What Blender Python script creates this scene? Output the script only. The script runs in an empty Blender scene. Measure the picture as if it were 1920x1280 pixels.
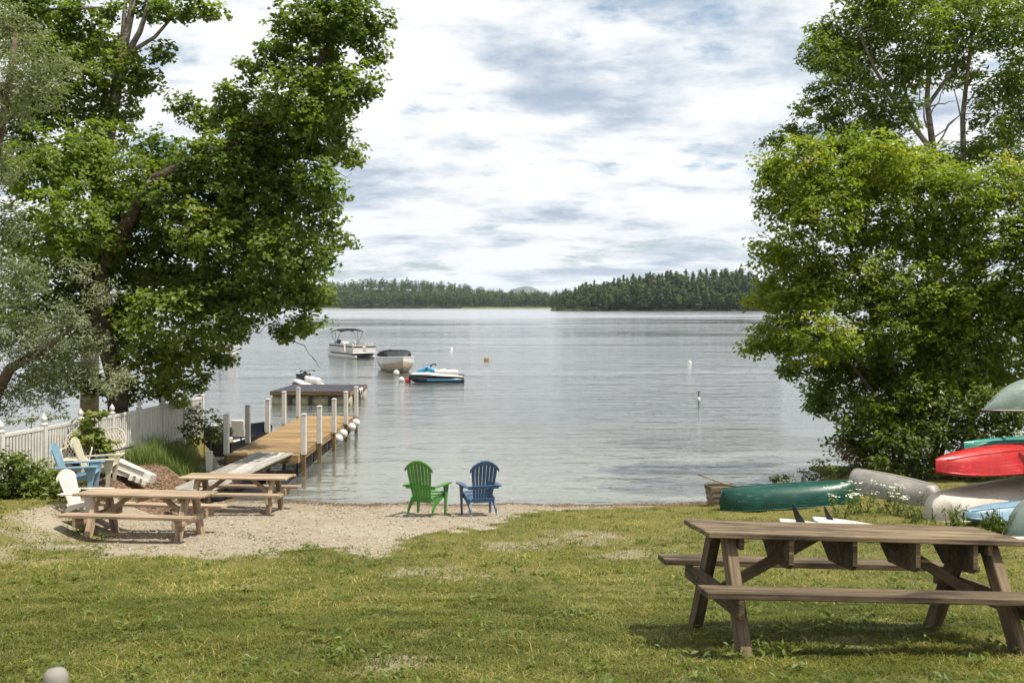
import bpy, math, random
import numpy as np
from mathutils import Vector, Matrix, Euler

S = bpy.context.scene
C = S.collection
R = math.radians
rng = np.random.default_rng(11)
random.seed(11)

# ------------------------------------------------------------------ camera
F, HORIZON, EYE = 1867.0, 572.0, 4.55          # focal length in photo pixels, horizon row, height over the lake
cd = bpy.data.cameras.new('camera')
cam = bpy.data.objects.new('camera', cd)
C.objects.link(cam)
cam.location = (0, 0, EYE)
cam.rotation_euler = (R(90), 0, 0)
cd.sensor_width = 36
cd.lens = F / 1920 * 36
cd.shift_y = -(640 - HORIZON) / 1920
cd.clip_start = 0.1
cd.clip_end = 30000
cd.dof.use_dof = True
cd.dof.focus_distance = 14
cd.dof.aperture_fstop = 5.0
S.camera = cam

# ------------------------------------------------------------------ world, sun, exposure
SUN_EL, SUN_AZ = R(64), math.atan2(0.86, -0.30)   # azimuth measured from +Y towards +X
W = bpy.data.worlds.new('World')
S.world = W
W.use_nodes = True


class NT:
    """small helper for building node trees"""
    def __init__(self, tree):
        self.t = tree
        tree.nodes.clear()

    def n(self, kind, ins=None, **props):
        nd = self.t.nodes.new(kind)
        for k, v in props.items():
            setattr(nd, k, v)
        for k, v in (ins or {}).items():
            s = nd.inputs[k]
            if isinstance(v, bpy.types.NodeSocket):
                self.t.links.new(v, s)
            else:
                s.default_value = v
        return nd

    def math(self, op, a, b=0.0, c=0.0, clamp=False):
        return self.n('ShaderNodeMath', {0: a, 1: b, 2: c}, operation=op, use_clamp=clamp).outputs[0]

    def mix(self, f, a, b, blend='MIX'):
        nd = self.n('ShaderNodeMix', {0: f}, data_type='RGBA', blend_type=blend)
        for s, v in ((nd.inputs[6], a), (nd.inputs[7], b)):
            if isinstance(v, bpy.types.NodeSocket):
                self.t.links.new(v, s)
            else:
                s.default_value = (*v, 1) if len(v) == 3 else v
        return nd.outputs[2]

    def ramp(self, f, stops, interp='LINEAR'):
        nd = self.n('ShaderNodeValToRGB', {0: f})
        cr = nd.color_ramp
        cr.interpolation = interp
        while len(cr.elements) < len(stops):
            cr.elements.new(0.5)
        for e, (p, c) in zip(cr.elements, stops):
            e.position = p
            e.color = (c, c, c, 1) if not hasattr(c, '__len__') else (*c, 1)
        return nd.outputs[0]

    def smooth(self, v, lo, hi):
        return self.n('ShaderNodeMapRange', {0: v, 1: lo, 2: hi, 3: 0.0, 4: 1.0}, interpolation_type='SMOOTHSTEP').outputs[0]

    def noise(self, vec, scale, detail=4.0, rough=0.55, dist=0.0):
        return self.n('ShaderNodeTexNoise', {'Vector': vec, 'Scale': scale, 'Detail': detail, 'Roughness': rough, 'Distortion': dist}).outputs[0]

    def mapping(self, vec, scale=(1, 1, 1), loc=(0, 0, 0)):
        return self.n('ShaderNodeMapping', {'Vector': vec, 'Scale': scale, 'Location': loc}).outputs[0]


t = NT(W.node_tree)
sky = t.n('ShaderNodeTexSky', sky_type='NISHITA', sun_disc=False, sun_elevation=SUN_EL, sun_rotation=SUN_AZ,
          air_density=1.0, dust_density=1.2, ozone_density=1.2)
co = t.n('ShaderNodeTexCoord').outputs['Generated']
sep = t.n('ShaderNodeSeparateXYZ', {0: co})
zz = t.math('ADD', t.math('MAXIMUM', sep.outputs[2], 0.0), 0.17)
uv = t.n('ShaderNodeCombineXYZ', {0: t.math('DIVIDE', sep.outputs[0], zz), 1: t.math('DIVIDE', sep.outputs[1], zz), 2: 0.0}).outputs[0]
cover = t.noise(t.mapping(uv, (0.9, 0.9, 1), (3.1, 1.7, 0)), 1.9, 8, 0.60, 0.15)
shade = t.noise(t.mapping(uv, (0.8, 1.1, 1), (7.3, 4.4, 0.6)), 2.3, 5, 0.5, 0.15)
fine = t.noise(t.mapping(uv, (1, 1.2, 1), (1.3, 8.4, 2.6)), 7.5, 7, 0.65, 0.1)
mask = t.smooth(t.math('ADD', cover, t.math('MULTIPLY', t.math('SUBTRACT', fine, 0.5), 0.30)), 0.33, 0.47)
dark = t.smooth(t.math('ADD', shade, t.math('MULTIPLY', t.math('SUBTRACT', fine, 0.5), 0.34)), 0.44, 0.70)
cloud = t.mix(dark, (9.1, 9.2, 9.3), (3.9, 4.8, 6.0))
skyc = t.mix(0.35, sky.outputs[0], (5.4, 7.2, 8.6))
col = t.mix(mask, skyc, cloud)
bg = t.n('ShaderNodeBackground', {0: col, 1: 0.085})
t.n('ShaderNodeOutputWorld', {0: bg.outputs[0]})

sd = bpy.data.lights.new('sun', 'SUN')
sd.energy = 5.0
sd.angle = R(0.6)
sd.color = (1.0, 0.93, 0.82)
sun = bpy.data.objects.new('sun', sd)
C.objects.link(sun)
sv = Vector((math.sin(SUN_AZ) * math.cos(SUN_EL), math.cos(SUN_AZ) * math.cos(SUN_EL), math.sin(SUN_EL)))
sun.rotation_euler = (-sv).to_track_quat('-Z', 'Y').to_euler()
sun.location = sv * 60

vs = S.view_settings
vs.view_transform = 'Standard'
vs.look = 'None'
vs.exposure = 0.42
vs.gamma = 1.0
vs.use_curve_mapping = False
S.cycles.use_denoising = True
S.cycles.max_bounces = 7
S.cycles.diffuse_bounces = 4
S.cycles.glossy_bounces = 3
S.cycles.transmission_bounces = 3
S.cycles.transparent_max_bounces = 8
S.cycles.volume_bounces = 0
S.cycles.caustics_reflective = False
S.cycles.caustics_refractive = False
S.cycles.sample_clamp_indirect = 6

# ------------------------------------------------------------------ helpers: maths
def vnoise(x, y, seed=0):
    """value noise, vectorised, about -1..1"""
    x = np.asarray(x, float); y = np.asarray(y, float)
    xi, yi = np.floor(x), np.floor(y)
    fx, fy = x - xi, y - yi
    fx = fx * fx * (3 - 2 * fx); fy = fy * fy * (3 - 2 * fy)
    def h(a, b):
        v = np.sin(a * 127.1 + b * 311.7 + seed * 74.7) * 43758.5453
        return v - np.floor(v)
    return ((h(xi, yi) * (1 - fx) + h(xi + 1, yi) * fx) * (1 - fy) + (h(xi, yi + 1) * (1 - fx) + h(xi + 1, yi + 1) * fx) * fy) * 2 - 1


def fbm(x, y, seed=0, n=3):
    r, a = 0, 1.0
    for i in range(n):
        r = r + a * vnoise(np.asarray(x) * 2 ** i, np.asarray(y) * 2 ** i, seed + i)
        a *= 0.5
    return r


def sstep(a, b, v):
    k = np.clip((np.asarray(v, float) - a) / (b - a), 0, 1)
    return k * k * (3 - 2 * k)


_yy = np.arange(-200, 4000, 0.25)
def _prof(ys, zs):
    v = np.interp(_yy, ys, zs)
    k = np.ones(5) / 5
    return np.convolve(np.pad(v, 2, mode='edge'), k, 'valid')
# the land falls from the camera's lawn to the lake; heights over the water
BASE = _prof([-200, -30, 0, 6.1, 6.73, 10.7, 13.3, 16, 18.3, 20, 22.6, 22.9, 27, 35, 60, 120, 4000],
             [6, 5.0, 3.0, 2.20, 2.06, 1.42, 1.05, .69, .50, .30, .07, 0, -.40, -1.1, -2.6, -4.5, -5])
LEFT = _prof([-200, -30, 0, 10, 14, 18.5, 23.6, 30, 32, 36, 45, 120, 4000],
             [6, 5.0, 3.0, 1.75, 1.35, 1.03, .82, .63, .25, -.5, -1.6, -4.5, -5])
RIGHT = _prof([-200, -30, 0, 6.1, 10.7, 16, 18, 21, 25, 27, 29.5, 36, 60, 120, 4000],
              [6, 5.0, 3.0, 2.20, 1.42, .72, .56, .43, .32, .2, -.2, -.9, -2.6, -4.5, -5])


def ground_z(x, y, rough=True):
    x = np.asarray(x, float); y = np.asarray(y, float)
    ye = y + (.30 * vnoise(x * .33, x * 0, 71) + .12 * vnoise(x * 1.2, x * 0, 72)) * sstep(19.5, 22.5, y)
    b, l, r = (np.interp(v, _yy, p) for v, p in ((ye, BASE), (y, LEFT), (y, RIGHT)))
    wob = 0.25 * fbm(y * 0.6, y * 0 + 3, 5)
    out_ = 1.3 * sstep(22.5, 26.5, y)
    kl = 1 - sstep(-8.5 - .6 * out_, -6.9 - out_, x + wob)
    outr = 2.4 * sstep(21.5, 24.5, y)
    kr = sstep(4.6 + outr, 7.4 + .6 * outr, x + wob)
    z = b * (1 - kl) * (1 - kr) + l * kl + r * kr * (1 - kl)
    if rough:
        z = z + 0.016 * fbm(x * 0.9, y * 0.9, 2) * (np.abs(y - 22.8) > 0.1) + 0.012 * fbm(x * 3.3, y * 3.3, 9)
    return z


def gz(x, y):
    return float(ground_z(x, y))


def P(px, py, d):
    """the point of the place that the photograph shows at column px, row py, d metres away"""
    return Vector(((px - 960) / F * d, d, EYE - (py - HORIZON) / F * d))


def G(px, py):
    """where the sight line through a photo pixel meets the land"""
    ds = np.arange(3, 60, 0.02)
    zr = EYE - (py - HORIZON) / F * ds
    zg = ground_z((px - 960) / F * ds, ds)
    k = int(np.argmax(zr <= zg))
    d = float(ds[k]) if (zr <= zg).any() else 60.0
    return Vector(((px - 960) / F * d, d, float(zg[k])))


# ------------------------------------------------------------------ helpers: meshes
def new_mesh(name, v, f, smooth=False):
    me = bpy.data.meshes.new(name)
    me.from_pydata([tuple(p) for p in v], [], [tuple(q) for q in f])
    me.update()
    if smooth:
        me.polygons.foreach_set('use_smooth', [True] * len(me.polygons))
    return me


def np_mesh(name, v, tri, attr=None, smooth=False):
    """a triangle mesh from arrays; attr = {name: one float per vertex}"""
    me = bpy.data.meshes.new(name)
    me.vertices.add(len(v))
    me.vertices.foreach_set('co', np.asarray(v, np.float32).ravel())
    k = tri.shape[1]
    me.loops.add(tri.size)
    me.loops.foreach_set('vertex_index', tri.astype(np.int32).ravel())
    me.polygons.add(len(tri))
    me.polygons.foreach_set('loop_start', np.arange(0, tri.size, k, dtype=np.int32))
    me.polygons.foreach_set('use_smooth', np.full(len(tri), smooth))
    me.update(calc_edges=True)
    for a, val in (attr or {}).items():
        at = me.attributes.new(a, 'FLOAT', 'POINT')
        at.data.foreach_set('value', np.asarray(val, np.float32).ravel())
    return me


def obj(name, me, mat=None, parent=None, loc=None, rot=None, mtx=None):
    if mat is not None and not me.materials:
        me.materials.append(mat)
    o = bpy.data.objects.new(name, me)
    C.objects.link(o)
    if parent is not None:
        o.parent = parent
    if mtx is not None:
        o.matrix_local = mtx
    else:
        if loc is not None:
            o.location = loc
        if rot is not None:
            o.rotation_euler = rot
    return o


def tag(o, label=None, cat=None, group=None, kind=None):
    for k, v in (('label', label), ('category', cat), ('group', group), ('kind', kind)):
        if v:
            o[k] = v
    return o


def thing(name, label, cat, loc=(0, 0, 0), rot=(0, 0, 0), group=None, scale=1.0):
    o = bpy.data.objects.new(name, None)
    C.objects.link(o)
    o.location = loc
    o.rotation_euler = rot
    o.scale = (scale,) * 3
    o.empty_display_size = 0.2
    return tag(o, label, cat, group)


def copy_tree(o, parent=None):
    c = o.copy()
    C.objects.link(c)
    c.parent = parent
    for ch in list(o.children):
        copy_tree(ch, c)
    return c


_boxes = {}
def box_mesh(L, Wd, H, ch=0.006):
    """a box with chamfered edges, centred"""
    key = (round(L, 3), round(Wd, 3), round(H, 3), ch)
    if key not in _boxes:
        a, b, c = L / 2, Wd / 2, H / 2
        ch = min(ch, a * .45, b * .45, c * .45)
        v, ids = [], {}
        for sx in (-1, 1):
            for sy in (-1, 1):
                for sz in (-1, 1):
                    for ax in range(3):
                        p = [sx * (a - ch), sy * (b - ch), sz * (c - ch)]
                        p[ax] = (sx * a, sy * b, sz * c)[ax]
                        ids[(sx, sy, sz, ax)] = len(v)
                        v.append(p)
        f = []
        def quad(q, n):
            p = [Vector(v[i]) for i in q]
            nn = (p[1] - p[0]).cross(p[2] - p[0])
            f.append(q if nn.dot(Vector(n)) > 0 else q[::-1])
        for ax in range(3):
            o1, o2 = [i for i in range(3) if i != ax]
            for s in (-1, 1):
                q = []
                for s1, s2 in ((-1, -1), (1, -1), (1, 1), (-1, 1)):
                    k = [0, 0, 0]; k[ax] = s; k[o1] = s1; k[o2] = s2
                    q.append(ids[(*k, ax)])
                n = [0, 0, 0]; n[ax] = s
                quad(q, n)
            for s1 in (-1, 1):
                for s2 in (-1, 1):
                    q = []
                    for e, axx in ((-1, o1), (1, o1), (1, o2), (-1, o2)):
                        k = [0, 0, 0]; k[ax] = e; k[o1] = s1; k[o2] = s2
                        q.append(ids[(*k, axx)])
                    n = [0, 0, 0]; n[o1] = s1; n[o2] = s2
                    quad(q, n)
        for sx in (-1, 1):
            for sy in (-1, 1):
                for sz in (-1, 1):
                    quad([ids[(sx, sy, sz, k)] for k in range(3)], (sx, sy, sz))
        _boxes[key] = (v, f)
    return _boxes[key]


_bm = {}
def box_data(L, Wd, H, mat, ch=0.006):
    key = (round(L, 3), round(Wd, 3), round(H, 3), ch, mat.name)
    if key not in _bm:
        v, f = box_mesh(L, Wd, H, ch)
        _bm[key] = new_mesh('box', v, f)
        _bm[key].materials.append(mat)
    return _bm[key]


def beam(name, p0, p1, wid, thick, mat, parent=None, up=(0, 0, 1), ch=0.006):
    """a straight timber from p0 to p1: local X runs along it, thick is along up"""
    p0, p1 = Vector(p0), Vector(p1)
    x = (p1 - p0)
    L = x.length
    x.normalize()
    up = Vector(up)
    if abs(x.dot(up)) > 0.99:
        up = Vector((0, 1, 0))
    y = up.cross(x).normalized()
    z = x.cross(y)
    m = Matrix.Translation((p0 + p1) / 2) @ Matrix((x, y, z)).transposed().to_4x4()
    return obj(name, box_data(L, wid, thick, mat, ch), mat, parent, mtx=m)


class MB:
    """collects vertices and faces for one mesh"""
    def __init__(self):
        self.v, self.f = [], []

    def add(self, v, f):
        k = len(self.v)
        self.v += [tuple(p) for p in v]
        self.f += [tuple(i + k for i in q) for q in f]
        return self

    def box(self, c, size, rot=(0, 0, 0), ch=0.006):
        v, f = box_mesh(*size, ch)
        m = Matrix.Translation(c) @ Euler(rot).to_matrix().to_4x4()
        return self.add([m @ Vector(p) for p in v], f)

    def loft(self, rings, closed=True, caps=True):
        n = len(rings[0])
        v = [p for r in rings for p in r]
        f = []
        for i in range(len(rings) - 1):
            for j in range(n if closed else n - 1):
                a, b = i * n + j, i * n + (j + 1) % n
                f.append((a, b, b + n, a + n))
        if caps:
            f.append(tuple(range(n))[::-1])
            f.append(tuple(range((len(rings) - 1) * n, len(rings) * n)))
        return self.add(v, f)

    def tube(self, pts, radii, n=8, caps=True):
        pts = [Vector(p) for p in pts]
        if not hasattr(radii, '__len__'):
            radii = [radii] * len(pts)
        rings = []
        prev = None
        for i, p in enumerate(pts):
            d = (pts[min(i + 1, len(pts) - 1)] - pts[max(i - 1, 0)]).normalized()
            if prev is None:
                a = Vector((0, 0, 1)) if abs(d.z) < 0.9 else Vector((1, 0, 0))
                u = d.cross(a).normalized()
            else:
                u = (prev - d * prev.dot(d)).normalized()
            prev = u
            w = d.cross(u)
            rings.append([p + (u * math.cos(2 * math.pi * k / n) + w * math.sin(2 * math.pi * k / n)) * radii[i] for k in range(n)])
        return self.loft(rings, True, caps)

    def lathe(self, prof, n=16, c=(0, 0, 0), axis='Z'):
        rings = []
        for r, z in prof:
            ring = []
            for k in range(n):
                a = 2 * math.pi * k / n
                p = (r * math.cos(a), r * math.sin(a), z)
                if axis == 'X':
                    p = (p[2], p[0], p[1])
                elif axis == 'Y':
                    p = (p[1], p[2], p[0])
                ring.append((p[0] + c[0], p[1] + c[1], p[2] + c[2]))
            rings.append(ring)
        return self.loft(rings, True, True)

    def prism(self, poly, thick, m=None):
        """a polygon in local XZ given thickness along Y"""
        n = len(poly)
        v = [(x, -thick / 2, z) for x, z in poly] + [(x, thick / 2, z) for x, z in poly]
        f = [tuple(range(n)), tuple(range(2 * n - 1, n - 1, -1))]
        f += [(i, i + n, (i + 1) % n + n, (i + 1) % n) for i in range(n)]
        if m is not None:
            v = [m @ Vector(p) for p in v]
        return self.add(v, f)

    def mesh(self, name='mesh', smooth=False):
        return new_mesh(name, self.v, self.f, smooth)

    def build(self, name, mat, parent=None, smooth=False, auto=None, **kw):
        me = self.mesh(name, smooth)
        import bmesh
        b = bmesh.new(); b.from_mesh(me)
        bmesh.ops.recalc_face_normals(b, faces=b.faces)
        if auto is not None:
            for e in b.edges:
                if len(e.link_faces) == 2 and e.calc_face_angle(0) > R(auto):
                    e.smooth = False
            for q in b.faces:
                q.smooth = True
        b.to_mesh(me); b.free()
        return obj(name, me, mat, parent, **kw)


# ------------------------------------------------------------------ materials
def material(name):
    m = bpy.data.materials.new(name)
    m.use_nodes = True
    return m, NT(m.node_tree)


def principled(t, **ins):
    names = {'color': 'Base Color', 'rough': 'Roughness', 'spec': 'Specular IOR Level', 'metal': 'Metallic', 'normal': 'Normal', 'coat': 'Coat Weight'}
    nd = t.n('ShaderNodeBsdfPrincipled')
    for k, v in ins.items():
        s = nd.inputs[names[k]]
        if isinstance(v, bpy.types.NodeSocket):
            t.t.links.new(v, s)
        elif k == 'color':
            s.default_value = (*v, 1)
        else:
            s.default_value = v
    return nd.outputs[0]


def out(t, shader):
    t.n('ShaderNodeOutputMaterial', {0: shader})


def paint(name, color, rough=0.45, wear=0.25, scale=3.0, spec=0.4, dirt=(0.16, 0.13, 0.09), grime=0.25, metal=0.0, bump=0.0, scuff=0.0):
    """painted, moulded or metal surface with mottling, some grime and uneven gloss"""
    m, t = material(name)
    oc = t.n('ShaderNodeTexCoord').outputs['Object']
    rnd = t.n('ShaderNodeObjectInfo').outputs['Random']
    vec = t.n('ShaderNodeVectorMath', {0: oc, 1: t.n('ShaderNodeCombineXYZ', {0: t.math('MULTIPLY', rnd, 37.0)}).outputs[0]}, operation='ADD').outputs[0]
    n1 = t.noise(vec, scale, 6, 0.6)
    n2 = t.noise(vec, scale * 6, 4, 0.6)
    dk = tuple(c * (1 - wear) for c in color)
    c = t.mix(t.smooth(n1, 0.35, 0.7), color, dk)
    c = t.mix(t.math('MULTIPLY', t.smooth(n2, 0.55, 0.78), grime), c, dirt)
    if scuff:
        n3 = t.noise(t.mapping(vec, (1.4, 26, 26)), 1.0, 5, .6, .3)
        c = t.mix(t.math('MULTIPLY', t.smooth(n3, .56, .68), scuff), c, tuple(min(.7, k * 1.6 + .10) for k in color))
        n4 = t.noise(vec, scale * .7, 3, .6)
        c = t.mix(t.math('MULTIPLY', t.smooth(n4, .5, .72), scuff * .6), c, tuple(k * .7 + .05 for k in color))
    rg = t.math('ADD', rough - 0.08, t.math('MULTIPLY', n2, 0.2))
    kw = {}
    if bump:
        kw['normal'] = t.n('ShaderNodeBump', {'Strength': bump, 'Distance': 0.01, 'Height': n2}).outputs[0]
    out(t, principled(t, color=c, rough=rg, spec=spec, metal=metal, **kw))
    return m


def wood(name, light, mid, dark, rough=0.8, streak=0.5, scale=1.0):
    m, t = material(name)
    oc = t.n('ShaderNodeTexCoord').outputs['Object']
    rnd = t.n('ShaderNodeObjectInfo').outputs['Random']
    off = t.n('ShaderNodeCombineXYZ', {0: t.math('MULTIPLY', rnd, 53.0), 1: t.math('MULTIPLY', rnd, 17.0), 2: t.math('MULTIPLY', rnd, 29.0)}).outputs[0]
    vec = t.n('ShaderNodeVectorMath', {0: oc, 1: off}, operation='ADD').outputs[0]
    grain = t.noise(t.mapping(vec, (1.6 * scale, 34 * scale, 34 * scale)), 1.0, 8, 0.62, 0.35)
    blot = t.noise(t.mapping(vec, (1.2, 3.0, 3.0)), 1.3, 5, 0.6, 0.2)
    band = t.noise(t.mapping(vec, (.5, 9.0, 9.0), (7, 3, 1)), 1.0, 5, .6, .25)
    crack = t.noise(t.mapping(vec, (0.9, 60 * scale, 60 * scale), (4, 2, 9)), 1.0, 3, 0.5, 0.2)
    c = t.mix(t.smooth(grain, 0.32, 0.68), mid, light)
    c = t.mix(t.math('MULTIPLY', t.smooth(blot, 0.42, 0.70), streak), c, dark)
    c = t.mix(t.math('MULTIPLY', t.smooth(crack, 0.57, 0.68), 0.75), c, tuple(k * 0.45 for k in dark))
    c = t.mix(1.0, c, t.ramp(band, [(.28, .45), (.5, .95), (.72, 1.35)]), 'MULTIPLY')
    c = t.mix(1.0, c, t.ramp(rnd, [(0, 0.72), (1, 1.15)]), 'MULTIPLY')
    h = t.math('SUBTRACT', grain, t.math('MULTIPLY', crack, 0.6))
    nm = t.n('ShaderNodeBump', {'Strength': 0.5, 'Distance': 0.006, 'Height': h}).outputs[0]
    out(t, principled(t, color=c, rough=rough, spec=0.25, normal=nm))
    return m


def leaf_mat(name, dark, light, trans=0.32, rough=0.5, yellow=None, spec=0.35):
    m, t = material(name)
    tint = t.n('ShaderNodeAttribute', attribute_name='tint').outputs['Fac']
    c = t.mix(tint, dark, light)
    if yellow:
        c = t.mix(t.smooth(tint, 0.86, 1.0), c, yellow)
    pr = principled(t, color=c, rough=rough, spec=spec)
    tc = t.mix(1.0, c, (1.5, 1.6, 0.55), 'MULTIPLY')
    tr = t.n('ShaderNodeBsdfTranslucent', {0: tc}).outputs[0]
    out(t, t.n('ShaderNodeMixShader', {0: trans, 1: pr, 2: tr}).outputs[0])
    return m


M = {}
M['wood_old'] = wood('weathered_brown_wood', (.225, .165, .102), (.108, .076, .046), (.027, .020, .014), streak=.85)
M['wood_tan'] = wood('tan_timber', (.47, .355, .245), (.34, .25, .17), (.18, .125, .08), streak=.4)
M['wood_deck'] = wood('stained_deck_boards', (.36, .24, .115), (.27, .175, .08), (.15, .095, .042), streak=.45)
M['wood_pile'] = wood('wet_dock_timber', (.30, .20, .09), (.2, .13, .06), (.07, .045, .025), streak=.6)
M['dock_shade'] = wood('black_shade_boards', (.030, .024, .018), (.02, .016, .012), (.01, .008, .006), streak=.4)  # near-black so the dock's underside reads as shaded
M['wood_grey'] = wood('grey_ramp_boards', (.38, .37, .33), (.31, .30, .27), (.2, .19, .165), streak=.35)
M['wood_rack'] = wood('rack_lumber', (.28, .22, .15), (.2, .15, .1), (.08, .06, .04))
M['vinyl'] = paint('white_vinyl', (.62, .60, .55), .45, .2, 2.5, grime=.4, dirt=(.33, .34, .24))
M['sleeve'] = paint('white_post_sleeve', (.62, .60, .56), .4, .16, 2.0, grime=.25)
M['cap'] = paint('post_cap', (.55, .55, .53), .4)
M['green_plastic'] = paint('green_chair_plastic', (.066, .235, .034), .42, .35, 4, grime=.12)
M['blue_plastic'] = paint('blue_chair_plastic', (.042, .098, .20), .45, .3, 4, grime=.15, dirt=(.3, .33, .36))
M['sky_plastic'] = paint('pale_blue_chair_paint', (.20, .33, .43), .5, .2, 4, grime=.15)
M['tan_plastic'] = paint('tan_chair_resin', (.52, .48, .36), .5, .2, 4, grime=.2)
M['cream_metal'] = paint('cream_enamel', (.66, .58, .48), .5, .2, 5, grime=.25)
M['white_plastic'] = paint('white_resin', (.66, .64, .57), .45, .15, 3, grime=.2)
M['black_plastic'] = paint('black_plastic', (.02, .02, .022), .5, .3, 4, grime=.1)
M['dark_green'] = paint('dark_green_tray', (.02, .06, .05), .45, .3, 4)
M['canoe_green'] = paint('green_canoe_skin', (.004, .060, .042), .34, .4, 2.0, grime=.22, dirt=(.16, .24, .2), scuff=.45)
M['alu'] = paint('dull_aluminium', (.30, .285, .25), .55, .3, 2.5, grime=.45, metal=.2, scuff=.45)
M['beige_hull'] = paint('flaking_cream_hull', (.54, .49, .40), .55, .2, 1.6, grime=.75, dirt=(.34, .21, .10), scuff=.45)
M['red_hull'] = paint('red_kayak_plastic', (.42, .014, .014), .33, .25, 2.2, grime=.16, dirt=(.5, .22, .18), scuff=.45)
M['teal_hull'] = paint('teal_kayak_plastic', (.035, .22, .165), .38, .2, 2.0, grime=.1, scuff=.45)
M['sage_hull'] = paint('sage_canoe_skin', (.20, .26, .225), .38, .18, 1.8, grime=.2, dirt=(.36, .38, .32), scuff=.45)
M['pale_blue_hull'] = paint('pale_blue_kayak', (.15, .25, .33), .42, .2, 3, grime=.15, scuff=.45)
M['white_gel'] = paint('white_gelcoat', (.66, .65, .61), .3, .1, 1.5, grime=.12)
M['tan_gel'] = paint('tan_gelcoat', (.50, .39, .27), .25, .1, 1.5, grime=.05)
M['pontoon'] = paint('pontoon_aluminium', (.56, .54, .47), .35, .15, 2, metal=.4, grime=.1)
M['panel'] = paint('pontoon_side_panel', (.62, .60, .56), .4, .1, 2, grime=.08)
M['black_paint'] = paint('black_trim', (.018, .018, .02), .4, .2, 3, grime=.05)
M['canvas'] = paint('dark_canvas', (.016, .017, .02), .85, .3, 5, spec=.1, grime=.1)
M['navy'] = paint('navy_hull_paint', (.014, .018, .026), .3, .2, 2, grime=.05)
M['blue_cowl'] = paint('blue_cowl', (.04, .25, .42), .3, .15, 2, grime=.02)
M['chrome'] = paint('bright_tubing', (.6, .6, .6), .25, .1, 3, metal=.8, grime=.05)
M['buoy'] = paint('white_buoy', (.62, .60, .56), .5, .12, 3, grime=.25)
M['orange_buoy'] = paint('red_buoy', (.50, .03, .025), .45, .1, 3, grime=.05)
M['barrel'] = paint('tan_barrel', (.46, .41, .27), .45, .25, 2.0, grime=.35)
M['raft'] = wood('grey_purple_raft_deck', (.075, .07, .085), (.055, .05, .062), (.03, .028, .034))
M['seat'] = paint('vinyl_seat', (.58, .56, .52), .5, .1, 4)
M['glass'] = paint('smoked_windshield', (.03, .035, .04), .08, .1, 3, spec=.6, grime=0)
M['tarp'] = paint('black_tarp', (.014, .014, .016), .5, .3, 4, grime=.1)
M['bark'] = wood('grey_brown_bark', (.15, .115, .085), (.10, .075, .055), (.045, .035, .026), rough=.95, scale=.35)
M['bark_pale'] = wood('pale_dead_wood', (.33, .29, .25), (.25, .21, .17), (.13, .11, .09), rough=.9, scale=.4)
M['stone_pale'] = paint('pale_post_cap', (.25, .23, .205), .8, .2, 6, grime=.2)

# ================================================================== THE SETTING
# ------------------------------------------------------------------ where the bare sand lies on the land
SAND_POLY = [G(px, py) for px, py in ((60, 985), (130, 1005), (200, 1036), (300, 1050), (470, 1042), (560, 1030), (620, 1022), (670, 1046), (740, 1044), (790, 1010),
             (880, 992), (950, 972), (1010, 956), (1180, 950), (1340, 946))]
SAND_POLY = [(p.x, p.y) for p in SAND_POLY] + [(4.6, 22.0), (6.4, 26.5), (4, 40), (-9, 40), (-7.4, 25), (-7.2, 21), (-7.9, 18.6), (-8.0, 17.5)]
BARE = [(G(1080, 1008), 1.2, .5), (G(985, 1025), 1.0, .4), (G(1560, 1205), .5, .25), (G(720, 1240), .55, .3), (G(60, 1010), 1.5, .7), (G(40, 1050), 1.3, .4),
        (G(820, 1075), 1.0, .35), (G(1340, 1275), .4, .2), (G(1180, 1040), .9, .35)]


def poly_sd(x, y, poly):
    x = np.asarray(x, float); y = np.asarray(y, float)
    d = np.full(x.shape, 1e9); ins = np.zeros(x.shape, bool)
    n = len(poly)
    for i in range(n):
        ax, ay = poly[i]; bx, by = poly[(i + 1) % n]
        ex, ey = bx - ax, by - ay
        k = np.clip(((x - ax) * ex + (y - ay) * ey) / (ex * ex + ey * ey + 1e-9), 0, 1)
        d = np.minimum(d, (x - ax - ex * k) ** 2 + (y - ay - ey * k) ** 2)
        with np.errstate(divide='ignore', invalid='ignore'):
            ins ^= ((ay > y) != (by > y)) & (x < ex * (y - ay) / (ey if ey else 1e-9) + ax)
    return np.where(ins, np.sqrt(d), -np.sqrt(d))


def sand_mask(x, y):
    sd = poly_sd(x, y, SAND_POLY) + 0.50 * fbm(np.asarray(x) * 1.0, np.asarray(y) * 0.8, 21) + 0.30 * fbm(np.asarray(x) * 4, np.asarray(y) * 3, 5)
    m = sstep(-0.25, 0.35, sd)
    for p, rx, ry in BARE:
        q = ((np.asarray(x) - p.x) / rx) ** 2 + ((np.asarray(y) - p.y) / (ry * 2.2)) ** 2
        m = np.maximum(m, 0.52 * (1 - sstep(0.0, 1.5, q + 0.6 * fbm(np.asarray(x) * 4.2, np.asarray(y) * 3, 31))))
    return m


# ------------------------------------------------------------------ ground: one sheet, lawn, beach and lake bed
xs = np.unique(np.concatenate([-np.geomspace(16, 6000, 22), np.arange(-16, 16.01, 0.16), np.geomspace(16, 6000, 22)]))
ys = np.unique(np.concatenate([-np.geomspace(4, 200, 10), np.arange(-4, 4, 1.0), np.arange(4, 33, 0.16), np.geomspace(33, 3500, 30)]))
gx, gy = np.meshgrid(xs, ys)
zg = ground_z(gx, gy)
nx, ny = len(xs), len(ys)
gv = np.stack([gx.ravel(), gy.ravel(), zg.ravel()], 1)
ii = (np.arange(ny - 1)[:, None] * nx + np.arange(nx - 1)[None, :]).ravel()
gq = np.stack([ii, ii + 1, ii + nx + 1, ii + nx], 1)
sm = sand_mask(gx.ravel(), gy.ravel())
m, t = material('lawn_sand_and_lake_bed')
pos = t.n('ShaderNodeNewGeometry').outputs['Position']
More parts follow.
